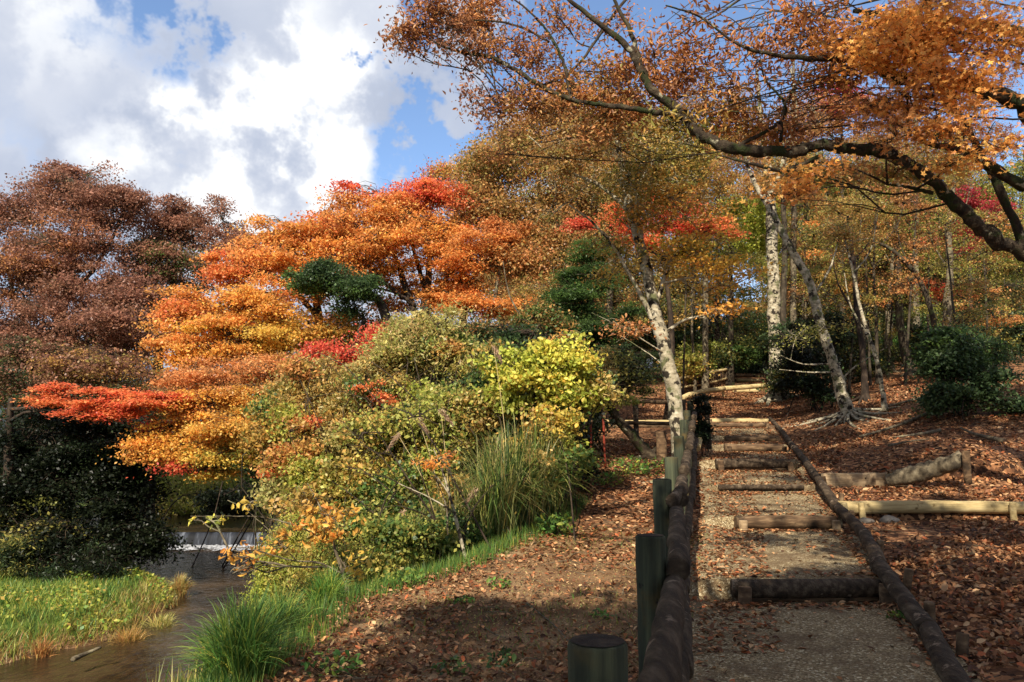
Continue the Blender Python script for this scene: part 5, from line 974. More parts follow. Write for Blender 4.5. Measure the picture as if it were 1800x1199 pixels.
# ---------------------------------------------------------------- added trees out of view (crowns placed to shade near ground and slope)
T('unseen_shade_tree', 'unseen tall leafy tree behind the viewpoint, crown shaped to shade the near path and fence', 'tree', world=True, trunk=[(-1.2, -5.5, 0, .3), (-1.3, -5.2, 3, .24), (-1.0, -4.6, 6, .16), (-.6, -4, 8, .06)], bark=B_GREY, seed=80, leaf=.16, cr=.6, cf=.5, twr=.01,
  blobs=[(-1.5, -3.2, 6.6, 2.2, 1.2, 'rust', 150, 60), (1.2, -3.2, 7.0, 2.0, 1.2, 'rust', 150, 60), (1.0, -2.2, 7.4, 1.9, .8, 'orange', 90, 60), (3.0, -3.0, 7.2, 1.6, 1.0, 'rust', 90, 60), (2.6, -1.2, 7.6, 1.4, .9, 'rust', 26, 60), (-1.0, -5.4, 5.6, 2.6, 1.4, 'olive', 80, 60)])
T('unseen_shade_tree', 'unseen slender tree added left of the viewpoint, crown placed to dapple the path and slope', 'tree', world=True, trunk=[(-4.5, 1.5, 0, .2), (-4.0, 1.6, 4, .16), (-2.6, 1.6, 8, .1), (-1, 1.6, 10.5, .04)], bark=B_GREY, seed=81, leaf=.17, cr=.4, cf=.5, twr=.01,
  blobs=[(1.2, .6, 8.4, 1.0, .6, 'rust', 16, 60), (2.8, .9, 9.4, 1.5, .8, 'rust', 26, 60), (4.8, .2, 9.4, 1.5, .8, 'rust', 34, 60), (2.2, 3.6, 11.4, 1.4, .8, 'rust', 16, 60), (4.6, 4.0, 11.6, 1.6, .8, 'rust', 26, 60)])
T('unseen_shade_tree', 'unseen tall tree added right of the path, high crown placed to dapple the leafy slope', 'tree', world=True, trunk=[(9.5, 3.0, 0, .22), (9.4, 4.0, 5, .18), (9.0, 6.4, 10, .1), (8.6, 8, 12, .05)], bark=B_GREY, seed=82, leaf=.2, cr=.5, cf=.5, twr=.01,
  blobs=[(4.6, 9.5, 11.2, 1.9, .9, 'rust', 38, 60), (7.6, 10.5, 12, 2.0, .9, 'orange', 44, 60), (10.6, 11, 12, 2.0, .9, 'rust', 44, 60), (7.6, 7, 11, 1.8, .8, 'rust', 38, 60), (11, 7, 11, 2.0, .9, 'rust', 44, 60), (5.4, 14, 13.6, 2.0, .9, 'rust', 38, 60), (9, 15, 14.4, 2.2, .9, 'rust', 44, 60), (13, 15, 14.6, 2.2, .9, 'rust', 44, 60), (12, 3, 10, 2, .9, 'rust', 35, 60)])

# ---------------------------------------------------------------- foreground brush
def shrub(name, label, px, d, blobs, leaf, seed, cat='shrub', **k):
    T(name, label, cat, base=(XP(px, d), d), base_r=k.pop('base_r', .25), blobs=blobs, leaf=leaf, seed=seed, bark=k.pop('bark', B_DARK), cr=k.pop('cr', .2), cf=k.pop('cf', .6), flat=k.pop('flat', .3), twr=k.pop('twr', .005), shell=.6, **k)
shrub('sumac_shrub', 'tall feathery pale green and tan shrub rising behind the brush in the middle', 740, 13.2, [(740, 620, 13, 90, 42, [('palefeather', 4), ('yellowgreen', 1)], 184, 46), (660, 670, 13, 60, 50, [('palefeather', 3), ('gold', 1)], 120, 46), (830, 660, 13, 60, 50, [('palefeather', 2), ('yellowgreen', 2)], 120, 46), (760, 580, 13, 60, 34, [('palefeather', 2), ('yellowgreen', 1)], 56, 46), (700, 600, 13, 30, 20, 'yellowgreen', 24, 46)], .085, 100, aspect=.3, flat=.1, cr=.3, stems=12, twr=.007, bark=B_GREY)
shrub('golden_shrub', 'golden-tan drooping shrub left of the feathery shrub, over the river bank', 540, 13, [(545, 690, 13, 60, 44, [('gold', 3), ('palefeather', 2)], 120, 46), (500, 750, 12.6, 50, 40, [('gold', 3), ('yelloworange', 1), ('olive', 1)], 96, 46), (590, 760, 12.6, 60, 50, [('gold', 3), ('palefeather', 2), ('olive', 1)], 120, 46), (540, 820, 12.4, 60, 46, [('gold', 2), ('olive', 2)], 112, 46), (620, 700, 13, 40, 40, [('gold', 1), ('palefeather', 1)], 72, 46)], .08, 101, aspect=.34, flat=.1, cr=.28, stems=12, twr=.007, bark=B_GREY)
shrub('bramble_shrub', 'mixed green and yellow small-leaved thicket in the middle of the brush', 700, 11.4, [(700, 760, 11.5, 80, 50, [('yellowgreen', 3), ('olive', 1), ('gold', 1)], 160, 46), (790, 750, 11.5, 70, 60, [('yellowgreen', 3), ('green', 1), ('palefeather', 1)], 152, 46), (640, 840, 11.2, 60, 50, [('yellowgreen', 2), ('gold', 2)], 120, 46), (720, 850, 11, 80, 44, [('yellowgreen', 2), ('green', 2)], 152, 46), (590, 880, 11.2, 50, 50, [('yellowgreen', 2), ('gold', 1)], 88, 46), (660, 920, 10.6, 70, 40, [('green', 2), ('yellowgreen', 2)], 120, 46), (770, 900, 10.6, 60, 36, [('green', 2), ('olive', 1), ('darkgreen', 1)], 96, 46)], .066, 102, cr=.24, stems=10, twr=.006, bark=B_GREY)
shrub('mulberry_shrub', 'bright lemon-yellow broad-leaved shrub in the sun left of the pale leaning trunk', 960, 11.8, [(900, 650, 11.4, 50, 24, [('brightyellow', 2), ('lime', 2), ('lime', 1)], 40, 28), (960, 635, 11.4, 60, 28, [('brightyellow', 2), ('lime', 1)], 54, 28), (1015, 640, 11.4, 44, 26, 'brightyellow', 40, 28), (940, 680, 11.3, 60, 24, [('brightyellow', 2), ('lime', 2), ('yellow', 1)], 51, 28), (1000, 690, 11.3, 50, 30, [('brightyellow', 2), ('lime', 2), ('gold', 1)], 47, 28), (880, 690, 11.3, 50, 24, [('lime', 2), ('yellowgreen', 2)], 34, 28), (1050, 690, 11.5, 40, 22, [('palefeather', 2), ('gold', 1)], 24, 28), (960, 740, 11.2, 44, 26, [('yellow', 1), ('yellowgreen', 1)], 27, 28), (930, 790, 11.1, 40, 24, [('yellow', 1), ('gold', 1)], 16, 28), (1010, 600, 11.4, 14, 8, 'brightyellow', 8, 16)], .072, 103, shape='oval', aspect=.7, cr=.2, flat=.1, twr=.006)
shrub('willow_shrub', 'lime green weeping shrub hanging over the water at the lower left of the brush', 560, 9.8, [(520, 960, 9.6, 50, 40, [('lime', 2), ('yellowgreen', 3)], 120, 60), (505, 1020, 9.4, 30, 44, [('lime', 1), ('yellowgreen', 3)], 90, 60), (570, 980, 9.4, 60, 40, [('yellowgreen', 3), ('gold', 1)], 120, 60), (550, 1050, 9, 50, 34, [('yellowgreen', 3), ('gold', 1)], 90, 60), (620, 1010, 9, 50, 40, [('yellowgreen', 2), ('green', 1)], 100, 60), (460, 1060, 9.3, 16, 26, 'lime', 24, 50)], .042, 104, aspect=.32, flat=.05, cf=1.3, cr=.14)
shrub('leafy_shrub', 'shaded green shrub at the top of the bank in front of the pampas grass', 760, 9.4, [(740, 950, 9.2, 60, 30, [('green', 2), ('olive', 1), ('yellowgreen', 1)], 100, 50), (680, 980, 9, 50, 30, [('green', 1), ('yellowgreen', 1), ('olive', 1)], 80, 50), (800, 940, 9.6, 40, 26, [('green', 2), ('darkgreen', 1)], 60, 50)], .055, 105, cr=.2)
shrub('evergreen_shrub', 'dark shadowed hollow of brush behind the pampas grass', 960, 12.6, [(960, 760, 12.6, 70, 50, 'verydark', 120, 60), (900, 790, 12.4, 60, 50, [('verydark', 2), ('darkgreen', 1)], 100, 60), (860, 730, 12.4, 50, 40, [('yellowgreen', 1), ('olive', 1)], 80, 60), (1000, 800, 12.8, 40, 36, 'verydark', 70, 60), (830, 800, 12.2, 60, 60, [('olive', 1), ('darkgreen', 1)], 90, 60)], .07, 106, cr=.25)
shrub('maple_sapling', 'scarlet maple sapling spray in front of the orange maples', 660, 14.4, [(605, 628, 14.2, 50, 13, 'red', 70, 60), (655, 600, 14.2, 18, 14, 'red', 20, 60), (560, 632, 14.2, 26, 10, 'red', 26, 60), (650, 640, 14.2, 26, 12, 'redorange', 26, 60), (665, 585, 14.2, 14, 8, 'red', 10, 50)], .05, 107, 'sapling', cf=.7, cr=.26)
shrub('maple_sapling', 'small red-orange maple sprays low in the golden shrub', 560, 12.4, [(545, 745, 12.1, 24, 9, 'redorange', 26, 50), (680, 700, 12.2, 22, 9, 'redorange', 16, 50), (490, 832, 12, 22, 7, 'redorange', 20, 50), (510, 790, 12.2, 22, 5, [('orange', 1), ('redorange', 1)], 14, 40), (650, 680, 12.2, 30, 10, 'redorange', 10, 40)], .05, 108, 'sapling', cf=.35, cr=.13)
shrub('maple_sapling', 'low orange maple spray over the water at the foot of the grass', 420, 8.0, [(400, 1132, 7.6, 40, 7, 'orange', 26, 50), (440, 1128, 7.6, 20, 6, 'orange', 12, 50)], .035, 109, 'sapling', cf=.25, cr=.09, twr=.003)

_rt = np.random.default_rng(606)
TB_ = []
for k in range(46):
    px = _rt.uniform(480, 1060); lo = 1010 - (px - 480) * .16; py = _rt.uniform(600 + max(0, 620 - px) * .5, lo - 60); dd = 10 + 3.2 * (lo - py) / 400 + _rt.uniform(-.5, .3)
    TB_.append((px, py, dd, _rt.uniform(14, 38), _rt.uniform(12, 40), [[('gold', 2), ('palefeather', 1)], [('yellowgreen', 2), ('lime', 1)], [('green', 2), ('yellowgreen', 1)], [('tanorange', 1), ('gold', 2)], [('palefeather', 2)], [('darkgreen', 1), ('green', 1)]][k % 6], 25, 34))
shrub('tangled_brush', 'tangle of mixed gold, green and tan twigs knitting the brush of the river bank together', 760, 11, TB_[:], .066, 127, stems=3, twr=.005, cr=.22, base_r=1.0)
# young bare-stemmed saplings
T('sapling', 'pale-stemmed leaning sapling with a few orange leaves before the pampas grass', 'sapling', trunk=[(824, 985, 8.9, .022), (806, 930, 8.9, .02), (790, 870, 8.9, .016), (775, 820, 8.9, .011), (762, 790, 8.9, .006)], bark=B_SPOT, seed=120, leaf=.055, shape='oval', aspect=.35, cr=.12, cf=.4, twr=.0025, sides=8,
  limbs=[[(800, 905, 8.9, .012), (782, 890, 8.9, .01), (740, 868, 8.9, .007), (700, 850, 8.9, .004)], [(790, 870, 8.9, .009), (765, 835, 8.9, .006), (740, 815, 8.9, .004)]],
  blobs=[(755, 815, 8.9, 36, 7, [('orange', 1), ('yelloworange', 2)], 14, 12), (785, 805, 8.9, 14, 6, 'orange', 6, 10)])
T('sapling', 'thin twin of the pale-stemmed sapling, darker and more upright', 'sapling', trunk=[(800, 985, 9.1, .016), (788, 940, 9.1, .014), (784, 890, 9.1, .01), (770, 850, 9.1, .005)], bark=B_PALE, seed=121, leaf=.04, cr=.1, twr=.002, sides=6, blobs=[(765, 840, 9.1, 16, 10, 'gold', 5, 8)])
T('sapling', 'tan-stemmed crooked sapling with yellow leaves at the edge of the bank', 'sapling', trunk=[(622, 1062, 8.0, .022), (606, 1020, 8.0, .02), (590, 970, 8.1, .016), (578, 930, 8.1, .013), (562, 890, 8.2, .009), (540, 850, 8.3, .005)], bark=B_PALE, seed=122, leaf=.07, shape='oval', aspect=.6, cr=.12, cf=.5, twr=.0025, sides=8, flat=.1,
  limbs=[[(604, 1010, 8.0, .011), (560, 990, 7.9, .009), (510, 985, 7.8, .007), (440, 965, 7.7, .005), (400, 962, 7.7, .002)], [(585, 955, 8.1, .01), (520, 925, 8, .008), (460, 910, 7.9, .006), (400, 908, 7.8, .004), (335, 908, 7.7, .002)], [(520, 985, 7.8, .006), (480, 940, 7.8, .005), (430, 895, 7.8, .004), (400, 880, 7.8, .002)],
         [(610, 1030, 8, .008), (640, 1000, 8, .005), (660, 960, 8, .002)], [(470, 972, 7.75, .004), (440, 990, 7.7, .003), (415, 1000, 7.7, .002)]],
  blobs=[(368, 914, 7.75, 34, 5, 'brightyellow', 7, 3), (440, 885, 7.8, 22, 10, 'yellow', 7, 3), (430, 970, 7.7, 40, 12, 'yelloworange', 12, 4), (500, 960, 7.8, 40, 16, [('yelloworange', 1), ('gold', 1)], 14, 5), (420, 1002, 7.7, 20, 8, 'yelloworange', 5, 3), (610, 1000, 8, 34, 30, 'yellow', 12, 5), (580, 920, 8.1, 50, 30, [('yelloworange', 1), ('gold', 1)], 26, 8), (540, 870, 8.3, 50, 20, 'gold', 24, 8)])
T('bare_shrub', 'dark leafless fan of thin branches in front of the golden and yellow-green brush', 'shrub', trunk=[(792, 985, 9.3, .014), (770, 930, 9.3, .013), (735, 870, 9.3, .011), (690, 800, 9.4, .008), (640, 725, 9.4, .005), (590, 650, 9.4, .003)], bark=B_DARK, seed=126, leaf=.05, cr=.12, twr=.002, sides=6, autolimb=True,
  limbs=[[(770, 930, 9.3, .01), (740, 830, 9.2, .008), (725, 760, 9.2, .005), (700, 690, 9.2, .002)], [(735, 870, 9.3, .008), (680, 840, 9.2, .006), (620, 830, 9.1, .003)], [(780, 955, 9.3, .009), (790, 860, 9.3, .006), (780, 770, 9.3, .004), (790, 700, 9.3, .002)], [(690, 800, 9.4, .006), (650, 790, 9.3, .004), (600, 740, 9.3, .002)], [(760, 910, 9.3, .008), (700, 890, 9.2, .005), (650, 900, 9.1, .002)]],
  blobs=[(640, 760, 9.3, 50, 40, 'gold', 8, 10), (740, 730, 9.3, 50, 40, 'yellowgreen', 8, 10)])
T('leaning_trunk', 'mossy trunk leaning right with ivy behind the brown stump, mostly leafless', 'tree', trunk=[(1158, 805, 16, .15), (1120, 775, 16, .12), (1085, 735, 16, .1), (1062, 700, 16, .07), (1050, 660, 16, .03)], bark=B_MOSS, seed=123, leaf=.06, cr=.2, twr=.004, blobs=[(1050, 650, 16, 50, 24, [('gold', 1), ('palefeather', 1)], 50, 40), (1090, 700, 16, 26, 14, 'yellowgreen', 16, 30)], roots=4)
T('ivy', 'dark ivy clinging to the far end of the near fence', 'ivy', base=(XP(1233, 16.4), 16.4), base_r=.1, bark=B_DARK, leaf=.06, cr=.13, seed=124, twr=.006, blobs=[(1233, 715, 16.2, 12, 22, 'verydark', 30, 40), (1238, 760, 16.2, 9, 26, [('verydark', 2), ('darkgreen', 1)], 26, 40)])
o = new_thing('rail_stub', P(1235, 775, 16.0), 'short broken log rail jutting from the ivy at the far end of the near fence', 'log')
log('log', P(1226, 788, 15.4), P(1241, 752, 17.4), .07, .06, W_PALE, o, rg); post('stake', *P(1243, 700, 17)[:2], P(1243, 790, 17)[2], P(1243, 700, 17)[2], .06, W_DARK, o, rg)

# pampas grass
def grass_clump(name, label, cat, spots, n, hgt, spread, wid, pal, seed, plumes=(), K=6, sag=.3, dry=None):
    rng = np.random.default_rng(seed); c0 = spots[0]; g0 = np.array([c0[0], c0[1], Hs(c0[0], c0[1])])
    o = new_thing(name, g0, label, cat); b = Buf()
    for (x, y) in spots:
        m = n // len(spots); bx = x + rng.normal(0, .12 * spread, m); by = y + rng.normal(0, .12 * spread, m); bz = H(bx, by) - .02
        a = rng.uniform(0, 6.28, m); l_ = rng.uniform(.45, 1.1, m) * hgt; o_ = rng.uniform(.15, .95, m) * spread
        base = np.stack([bx, by, bz], -1); tip = base + np.stack([np.cos(a) * o_, np.sin(a) * o_, l_ * (1 - .55 * (o_ / spread) ** 2)], -1)
        blades(b, base, tip, wid * rng.uniform(.6, 1.2, m), mixpal(pal, m, 1, rng), rng, K, sag)
    b.build('blades', M_GRASS, o, smooth=False)
    for (px, py, d, dx) in plumes:
        bb = Buf(); p = P(px, py, d); s = g0.copy(); st = spline([s, s * .5 + p * .5 + [0, 0, .25], p], 10); w = Buf(); tube(w, st, np.linspace(.006, .003, 10), 5); w.build('stalk', W_PALE, o)
        ax = unit(np.array([dx, 0, -.6])); m = 200; t = rng.uniform(0, 1, m); q = p + ax * (t * .26)[:, None] + rng.normal(0, .018, (m, 3)) * (1.2 - t)[:, None]
        leaves(bb, q, .07, np.tile(lin((184, 156, 128)), (m, 1)) * rng.uniform(.7, 1.15, (m, 1)), rng, .1, .16, axis=np.tile(ax, (m, 1))); bb.build('plume', M_GRASS, o, smooth=False)
    return o
grass_clump('pampas_grass', 'tall arching clump of green and straw pampas grass left of the red stakes', 'grass clump', [(XP(905, 10.4), 10.4), (XP(950, 11), 11.0), (XP(870, 10), 10.0)], 2100, 1.6, 1.15, .013, [('green', 4), ('darkgreen', 2), ('yellowgreen', 1), ('palefeather', 2)], 130, sag=.42,
  plumes=[(838, 862, 9.6, -.5), (868, 610, 10.8, .3), (880, 770, 10.4, -.2)])
grass_clump('pampas_grass', 'shorter straw-coloured pampas tuft with drooping plumes behind the saplings', 'grass clump', [(XP(800, 9.9), 9.9), (XP(760, 10), 10.0)], 600, 1.3, .7, .014, [('palefeather', 3), ('olive', 2), ('green', 1)], 131,
  plumes=[(740, 948, 9.3, -.3), (708, 900, 9.5, -.3), (735, 735, 10.2, .4), (700, 765, 10.2, -.4), (762, 950, 9.3, -.2), (775, 722, 10.2, .5)])
for k, (x, y, n, h_, sp, pal, lab) in enumerate([
   (-1.75, 5.0, 900, .62, .5, [('brightgreen', 3), ('green', 2), ('lime', 1)], 'lush green sedge tussock at the bottom edge of the picture, left of the dirt'),
   (-2.05, 5.6, 800, .52, .45, [('brightgreen', 3), ('green', 2), ('lime', 1)], 'long-bladed green tussock hanging over the river at the bottom left of the bank'),
   (-1.95, 6.3, 700, .5, .42, [('brightgreen', 2), ('green', 2), ('lime', 1)], 'green tussock on the bank edge left of the sunlit dead leaves'),
   (-1.75, 7.1, 600, .42, .36, [('brightgreen', 3), ('lime', 1)], 'smaller green tussock beside the foot of the tan crooked sapling'),
   (-2.4, 6.6, 500, .45, .4, [('green', 2), ('lime', 2)], 'green tussock down the bank under the weeping shrub')]):
    grass_clump('sedge_tussock', lab, 'grass clump', [(x, y)], n, h_, sp, .009, pal, 140 + k, K=5, sag=.25)
for k, (px, py, n, h_, sp, pal, lab) in enumerate([
   (262, 1088, 700, .7, .7, [('olivebrown', 2), ('gold', 1)], 'brown drooping tussock at the water line of the far grassy spit'),
   (312, 1066, 800, .75, .75, [('yellowgreen', 2), ('palefeather', 2)], 'straw and green tussock dipping in the water right of the brown one'),
   (340, 1022, 500, .7, .55, [('olivebrown', 1), ('palefeather', 2)], 'tawny tussock on the tip of the grassy spit'),
   (178, 1150, 400, .4, .5, [('yellowgreen', 2), ('olive', 1)], 'isolated low tussock standing in the shallow water by the driftwood'),
   (120, 1112, 400, .5, .5, [('olivebrown', 2), ('rust', 1)], 'reddish brown tussock at the left edge above the driftwood')]):
    d = 3.95 * FPX / (py - 796); grass_clump('sedge_tussock', lab, 'grass clump', [(XP(px, d), d)], n, h_, sp, .018, pal, 150 + k, K=5, sag=.3)
# driftwood, sticks
def stick(name, pts, r, label, m=B_PALE, cat='stick', group=None):
    w = np.array([P(*p) for p in pts]); o = new_thing(name, w[0], label, cat, group); b = Buf(); sp = spline(w, 14); tube(b, sp, np.linspace(r, r * .5, 14), 6, lump=.1, rng=rg); b.build('branch', m, o); return o
stick('driftwood', [(128, 1160, 14.7), (150, 1150, 15), (178, 1138, 15.2)], .05, 'pale driftwood stick at the water edge of the far spit', B_PALE, 'driftwood')
def gstick(name, pts, r, label, m=B_PALE, dz=.02):
    w = []
    for px, d in pts: g = G(px, d); w.append(g + [0, 0, dz])
    w = np.array(w); o = new_thing(name, w[0], label, 'stick'); b = Buf(); sp = spline(w, 14); sp[:, 2] = np.maximum(sp[:, 2], H(sp[:, 0], sp[:, 1]) + r * .6); tube(b, sp, np.linspace(r, r * .4, 14), 6, lump=.1, rng=rg); b.build('branch', m, o)
gstick('fallen_stick', [(925, 6.9), (968, 6.3), (1010, 5.6)], .009, 'thin curved grey stick lying on the dirt left of the near posts')
gstick('fallen_stick', [(850, 6.2), (870, 6.0), (890, 5.9)], .006, 'small dark twig on the shaded dirt')
for k, (lab, pts, r) in enumerate([
   ('long fallen branch running down from the right-hand bush to the rooted birch', [(1680, 20), (1620, 19), (1560, 18.2), (1500, 17.6)], .06),
   ('bleached fallen branch lying below the glossy bush at the right edge', [(1640, 17), (1600, 16.8), (1560, 16.6)], .045),
   ('forked pale branch sticking out of the leaves at the right edge', [(1745, 15.5), (1700, 16.3), (1675, 17)], .05),
   ('thin grey root-like branch crossing the leafy slope right of the birch roots', [(1650, 22), (1590, 21.5), (1530, 21.3)], .05),
   ('curved twig half buried in leaves above the grey-tan board', [(1550, 15.2), (1580, 15.6), (1620, 15.3)], .03)]):
    gstick('fallen_branch', pts, r, lab, B_PALE, .08)

# low plants
def herb(label, x, y, n, size, pal, seed, lf=.06, hgt=.14):
    rng = np.random.default_rng(seed); g = np.array([x, y, Hs(x, y)]); o = new_thing('leafy_weed', g, label, 'plant', 'low green plants on the dirt'); b = Buf(); s = Buf()
    a = rng.uniform(0, 6.28, n); r_ = size * rng.uniform(0, 1, n) ** .6; p = np.stack([x + np.cos(a) * r_, y + np.sin(a) * r_, np.zeros(n)], -1); p[:, 2] = H(p[:, 0], p[:, 1]) + rng.uniform(.01, 1, n) * hgt
    leaves(b, p, lf * rng.uniform(.6, 1.3, n), mixpal(pal, n, 1, rng), rng, .55, .6, 'oval'); b.build('leaves', M_LEAF, o, smooth=False)
    q = p[::3]; st = q.copy(); st[:, :2] = g[:2] + (q[:, :2] - g[:2]) * .4; st[:, 2] = H(st[:, 0], st[:, 1]); twigs(s, st, q, .002, .0012, rng); s.build('stems', M_GRASS if False else B_DARK, o)
HB = [('bright fern-like plant at the edge of the brush in front of the pampas grass', 975, 10.0, 170, .28, .24), ('broad patch of green leaves between the red stakes and the fence', 1115, 14.2, 260, .55, .26), ('small green patch left of the patch beside the fence', 1060, 13.4, 120, .35, .2), ('bright little weed in the sunlit dead leaves, middle of the dirt', 878, 7.6, 50, .13, .08),
      ('leafy weed at the grass edge among sunlit leaves', 722, 7.6, 120, .22, .16), ('tiny sunlit seedling right of the leafy weed', 815, 7.0, 36, .14, .06), ('shaded low weed near the bottom of the picture', 800, 5.2, 60, .14, .07), ('dim spreading weed right of the shaded low weed', 885, 5.4, 50, .16, .06), ('plant at the foot of the tussocks at the bottom edge', 600, 5.2, 90, .2, .12),
      ('small dark leafed plant beside the pampas foot', 1000, 11.5, 90, .25, .2), ('little green sprout against the edging log beyond the nearest step', 1548, 6.6, 30, .09, .08), ('sprig of weed on the dirt beside the second fence post', 1050, 6.6, 26, .1, .04)]
for k, (lab, px, d, n, s_, h_) in enumerate(HB): herb(lab, XP(px, d), d, n, s_, [('brightgreen', 3), ('green', 2), ('lime', 1)] if k not in (6, 7, 9) else [('green', 2), ('darkgreen', 1)], 160 + k, hgt=h_, lf=.05 if d < 9 else .08)
# stones at the water's edge
for k, (px, d, r, lab) in enumerate([(235, 16.4, .14, 'grey stone at the water edge below the brown tussock'), (205, 16.0, .1, 'small stone left of the grey water-edge stone'), (1540, 11.05, .11, 'flat pale stone tucked under the pale round log'), (1500, 11.0, .08, 'small pale stone beside the stake of the pale round log')]):
    rr_ = np.random.default_rng(200 + k); g = G(px, d); b = Buf(); nu, nv = 9, 14; th = np.linspace(0, np.pi, nu); ph = np.linspace(0, 2 * np.pi, nv, endpoint=False); TH, PH = np.meshgrid(th, ph, indexing='ij')
    v = np.stack([np.sin(TH) * np.cos(PH) * 1.4, np.sin(TH) * np.sin(PH), np.cos(TH) * .6], -1); v *= (1 + .15 * np.sin(3 * v[..., :1] + k) + .12 * np.sin(5 * v[..., 1:2] + k)); i = np.arange(nu - 1)[:, None] * nv; j = np.arange(nv)[None]; j2 = (j + 1) % nv
    b.add(g + v.reshape(-1, 3) * r + [0, 0, r * .2], np.stack([i + j, i + nv + j, i + nv + j2, i + j2], -1).reshape(-1, 4)); tag(b.build('stone', M_ROCK, loc=g), lab, 'stone', 'loose stones')

# ---------------------------------------------------------------- ground cover
def scatter_litter():
    rng = np.random.default_rng(300); b = Buf()
    def put(x, y, size, pal, dz=.012, flat=.72):
        z = H(x, y) + dz * rng.uniform(.2, 2.2, len(x)); p = np.stack([x, y, z], -1)
        leaves(b, p, size * rng.uniform(.55, 1.3, len(x)), mixpal(pal, len(x), 1, rng) * .88, rng, flat, .6, 'oval')
    n = 90000; y = 3.2 * (30 / 3.2) ** rng.uniform(0, 1, n); u = rng.uniform(.93, 9, n); x = xc(y) + u; k = bumps(x * 2.3 + 5, y * 2.3) * 1.6 + .55 > rng.uniform(0, 1, n); x, y = x[k], y[k]; put(x, y, (.05 + .0014 * y) * (1 + .5 * (rng.random(len(x)) > .85)), 'litter', .02, .6)
    n = 9000; y = 22.5 + 17 * rng.random(n); u = rng.uniform(-4, 1.2, n); put(xc(y) + u, y, .09, 'litter')
    n = 13000; y = 8 + 12 * rng.random(n); u = -1.1 - rng.random(n) * 3.2; x = xc(y) + u; k = (np.interp(y, *XB) < x + .2) & (rng.random(n) < np.clip((y - 8.2) / 4 + .9 * bumps(x * 2, y * 2), .05, 1)); put(x[k], y[k], .075, 'litter')
    # dirt to the left of the fence: patchy
    n = 15000; y = 3.4 + 5.5 * rng.random(n); u = -1.0 - rng.random(n) * 3.6; x = xc(y) + u; k = (np.interp(y, *XB) < x + .35) & (bumps(x * 1.6 + 7, y * 1.6) + .45 * (x < -.4) > rng.uniform(-.5, .4, n)); put(x[k], y[k], .05, 'litter', .02, .6)
    n = 7000; y = 3.4 + 7 * rng.random(n); u = -1.0 - rng.random(n) * 3.6; x = xc(y) + u; k = np.interp(y, *XB) < x + .1; put(x[k], y[k], .026, 'litter', .005)
    # sparse on the gravel, gathered at step toes and edges
    n = 9000; y = 3.5 + 20 * rng.random(n) ** 1.0; u = rng.uniform(-.95, .9, n); w = np.clip((y - 7) / 9, .05, 1) * (.35 + 1.6 * np.clip(bumps(xc(y) * 3 + u * 3, y * 3), 0, 1)) ; k = rng.random(n) < np.maximum(w, abs(u) ** 4); put(xc(y[k]) + u[k], y[k], .058, 'litter')
    for (d, a, c) in STEPS[:8]:
        n = 260; y = d - .16 - abs(rng.normal(0, .14, n)); u = rng.uniform(-.85, .8, n); put(xc(y) + u, y, .06, 'litter')
        n = 120; y = d + .05 + abs(rng.normal(0, .2, n)); u = rng.uniform(-.85, .8, n); put(xc(y) + u, y, .06, 'litter')
    n = 4600; y = 5.5 + 17.5 * rng.random(n); u = -1.2 + rng.random(n) ** .8 * .9; put(xc(y) + u, y, .055, 'litter')
    n = 1500; y = 3.6 + 19 * rng.random(n); u = .8 + abs(rng.normal(0, .1, n)); put(xc(y) + u - .1, y, .06, 'litter')
    # grit and small chips on the bare dirt
    n = 9000; y = 3.4 + 7 * rng.random(n); u = -1.0 - rng.random(n) * 3.6; x = xc(y) + u; k = np.interp(y, *XB) < x + .1; put(x[k], y[k], .016, 'palefeather', .004)
    tag(b.build('leaf_litter', M_LITTER, smooth=False), kind='stuff')
scatter_litter()
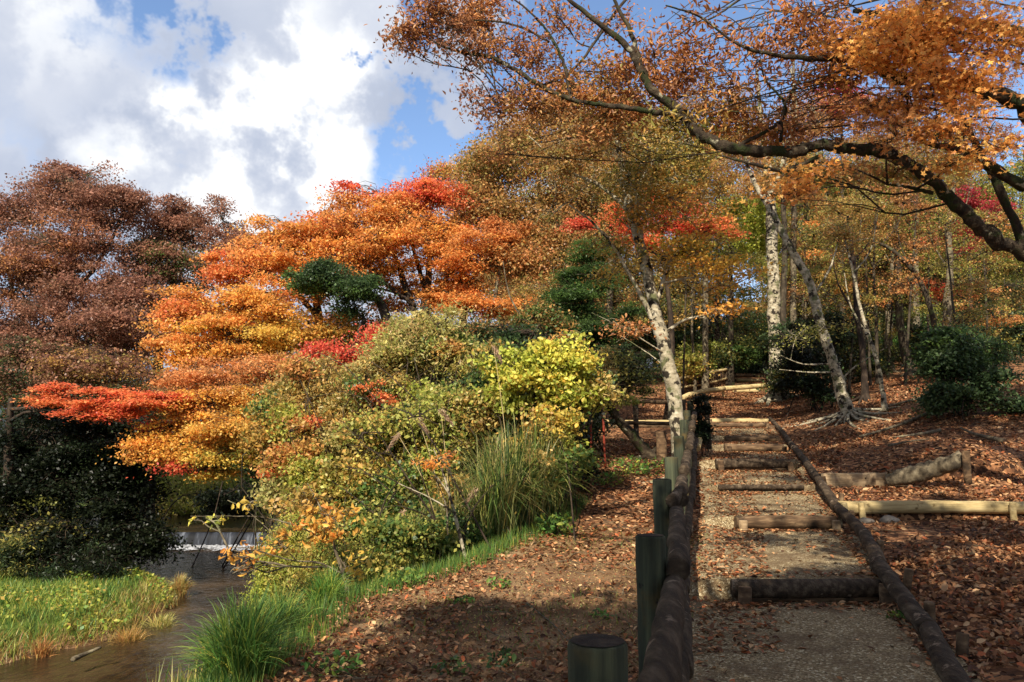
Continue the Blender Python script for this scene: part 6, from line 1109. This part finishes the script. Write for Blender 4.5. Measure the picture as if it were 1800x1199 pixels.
def scatter_grass():
    rng = np.random.default_rng(301); b = Buf()
    def put(x, y, h_, w, pal, lean=.5):
        n = len(x); z = H(x, y) - .01; base = np.stack([x, y, z], -1); a = rng.uniform(0, 6.28, n); l_ = h_ * rng.uniform(.4, 1.2, n)
        tip = base + np.stack([np.cos(a) * l_ * lean * rng.random(n), np.sin(a) * l_ * lean * rng.random(n), l_], -1); blades(b, base, tip, w, mixpal(pal, n, 1, rng) * .8, rng, 4, .12)
    # edge of the near bank
    n = 7000; y = 4.2 + 6.8 * rng.random(n); x = xc(y) - 1.0 - rng.random(n) * 3.4; k = (np.interp(y, *XB) < x) & (bumps(x * 3 + 2, y * 3) > .06); put(x[k], y[k], .06, .006, [('brightgreen', 2), ('lime', 2), ('green', 1)], .9)
    n = 16000; y = 4.0 + 8 * rng.random(n) ** 1.2; t = rng.normal(.25, .32, n); x = np.interp(y, *XB) - t; k = (t > -.25 - .1 * bumps(x * 3, y * 3)); put(x[k], y[k], .17, .007, [('brightgreen', 3), ('lime', 1), ('green', 2)])
    n = 22000; y = 4.5 + 22 * rng.random(n); t = rng.uniform(.4, 7, n); x = np.interp(y, *XB) - t; z = H(x, y); k = (z > WATER) & (x > -9); put(x[k], y[k], .34, .014, [('green', 3), ('yellowgreen', 2), ('olive', 1), ('palefeather', 1)])
    # far spit
    n = 34000; y = 11.5 + 16 * rng.random(n); s = rng.uniform(-.05, 9, n) ; x = np.interp(y, *XL) + bumps(3, y * 1.7) * .6 - s; k = H(x, y) > WATER + .05; x, y = x[k], y[k]; m_ = bumps(x * .9 + 4, y * .9) > -.02
    put(x[m_], y[m_], .15 + .12 * (bumps(x[m_] * 2, y[m_] * 2) > .1), .018, [('brightgreen', 4), ('lime', 3), ('green', 1)], .8); put(x[~m_], y[~m_], .3, .018, [('lime', 2), ('brightgreen', 3), ('yellowgreen', 1)], .9)
    n = 9000; y = 12 + 12 * rng.random(n); s = rng.uniform(-.1, 1.0, n); x = np.interp(y, *XL) + bumps(3, y * 1.7) * .6 - s; k = (H(x, y) > WATER - .02) & (bumps(x * 1.5, y * 1.5 + 3) > -.1); k = k & (rng.random(n) < .5); put(x[k], y[k], .26, .016, [('olivebrown', 2), ('palefeather', 1), ('yellowgreen', 2)], 1.3)
    # bank above the weir
    n = 16000; y = 42 + 14 * rng.random(n); x = rng.uniform(-26, -6, n); k = H(x, y) > WATER2; put(x[k], y[k], .6, .05, [('palefeather', 3), ('yellowgreen', 2), ('green', 1)], .8)
    tag(b.build('grass', M_GRASS, smooth=False), kind='stuff')
    b2 = Buf(); n = 16000; y = 12 + 12 * rng.random(n); s = rng.uniform(.1, 8, n); x = np.interp(y, *XL) + bumps(3, y * 1.7) * .6 - s; k = (bumps(x * 2, y * 2) > .02) & (H(x, y) > WATER + .05); x, y = x[k], y[k]
    p = np.stack([x, y, H(x, y) + rng.uniform(.05, .26, len(x))], -1); leaves(b2, p, .09 * rng.uniform(.6, 1.4, len(x)), mixpal([('lime', 3), ('brightgreen', 2), ('yellowgreen', 1), ('gold', 1)], len(x), 1, rng), rng, .5, .7)
    tag(b2.build('ground_cover_plants', M_LEAF, smooth=False), kind='stuff')
scatter_grass()
def scatter_twigs():
    rng = np.random.default_rng(310); b = Buf(); n = 900; y = 3.5 * (24 / 3.5) ** rng.random(n); u = np.where(rng.random(n) < .7, rng.uniform(1.05, 8, n), rng.uniform(-3.5, -1.1, n)); x = xc(y) + u
    k = np.interp(y, *XB) < x; x, y = x[k], y[k]; a = rng.uniform(0, 6.28, len(x)); l_ = rng.uniform(.06, .4, len(x)) * (1 + y / 20); x2 = x + np.cos(a) * l_; y2 = y + np.sin(a) * l_
    A = np.stack([x, y, H(x, y) + .012], -1); B = np.stack([x2, y2, H(x2, y2) + .02], -1); twigs(b, A, B, .004, .002, rng, .05, 4); tag(b.build('fallen_twigs', B_PALE), kind='stuff')
scatter_twigs()
print('LEAVES', LEAVES)
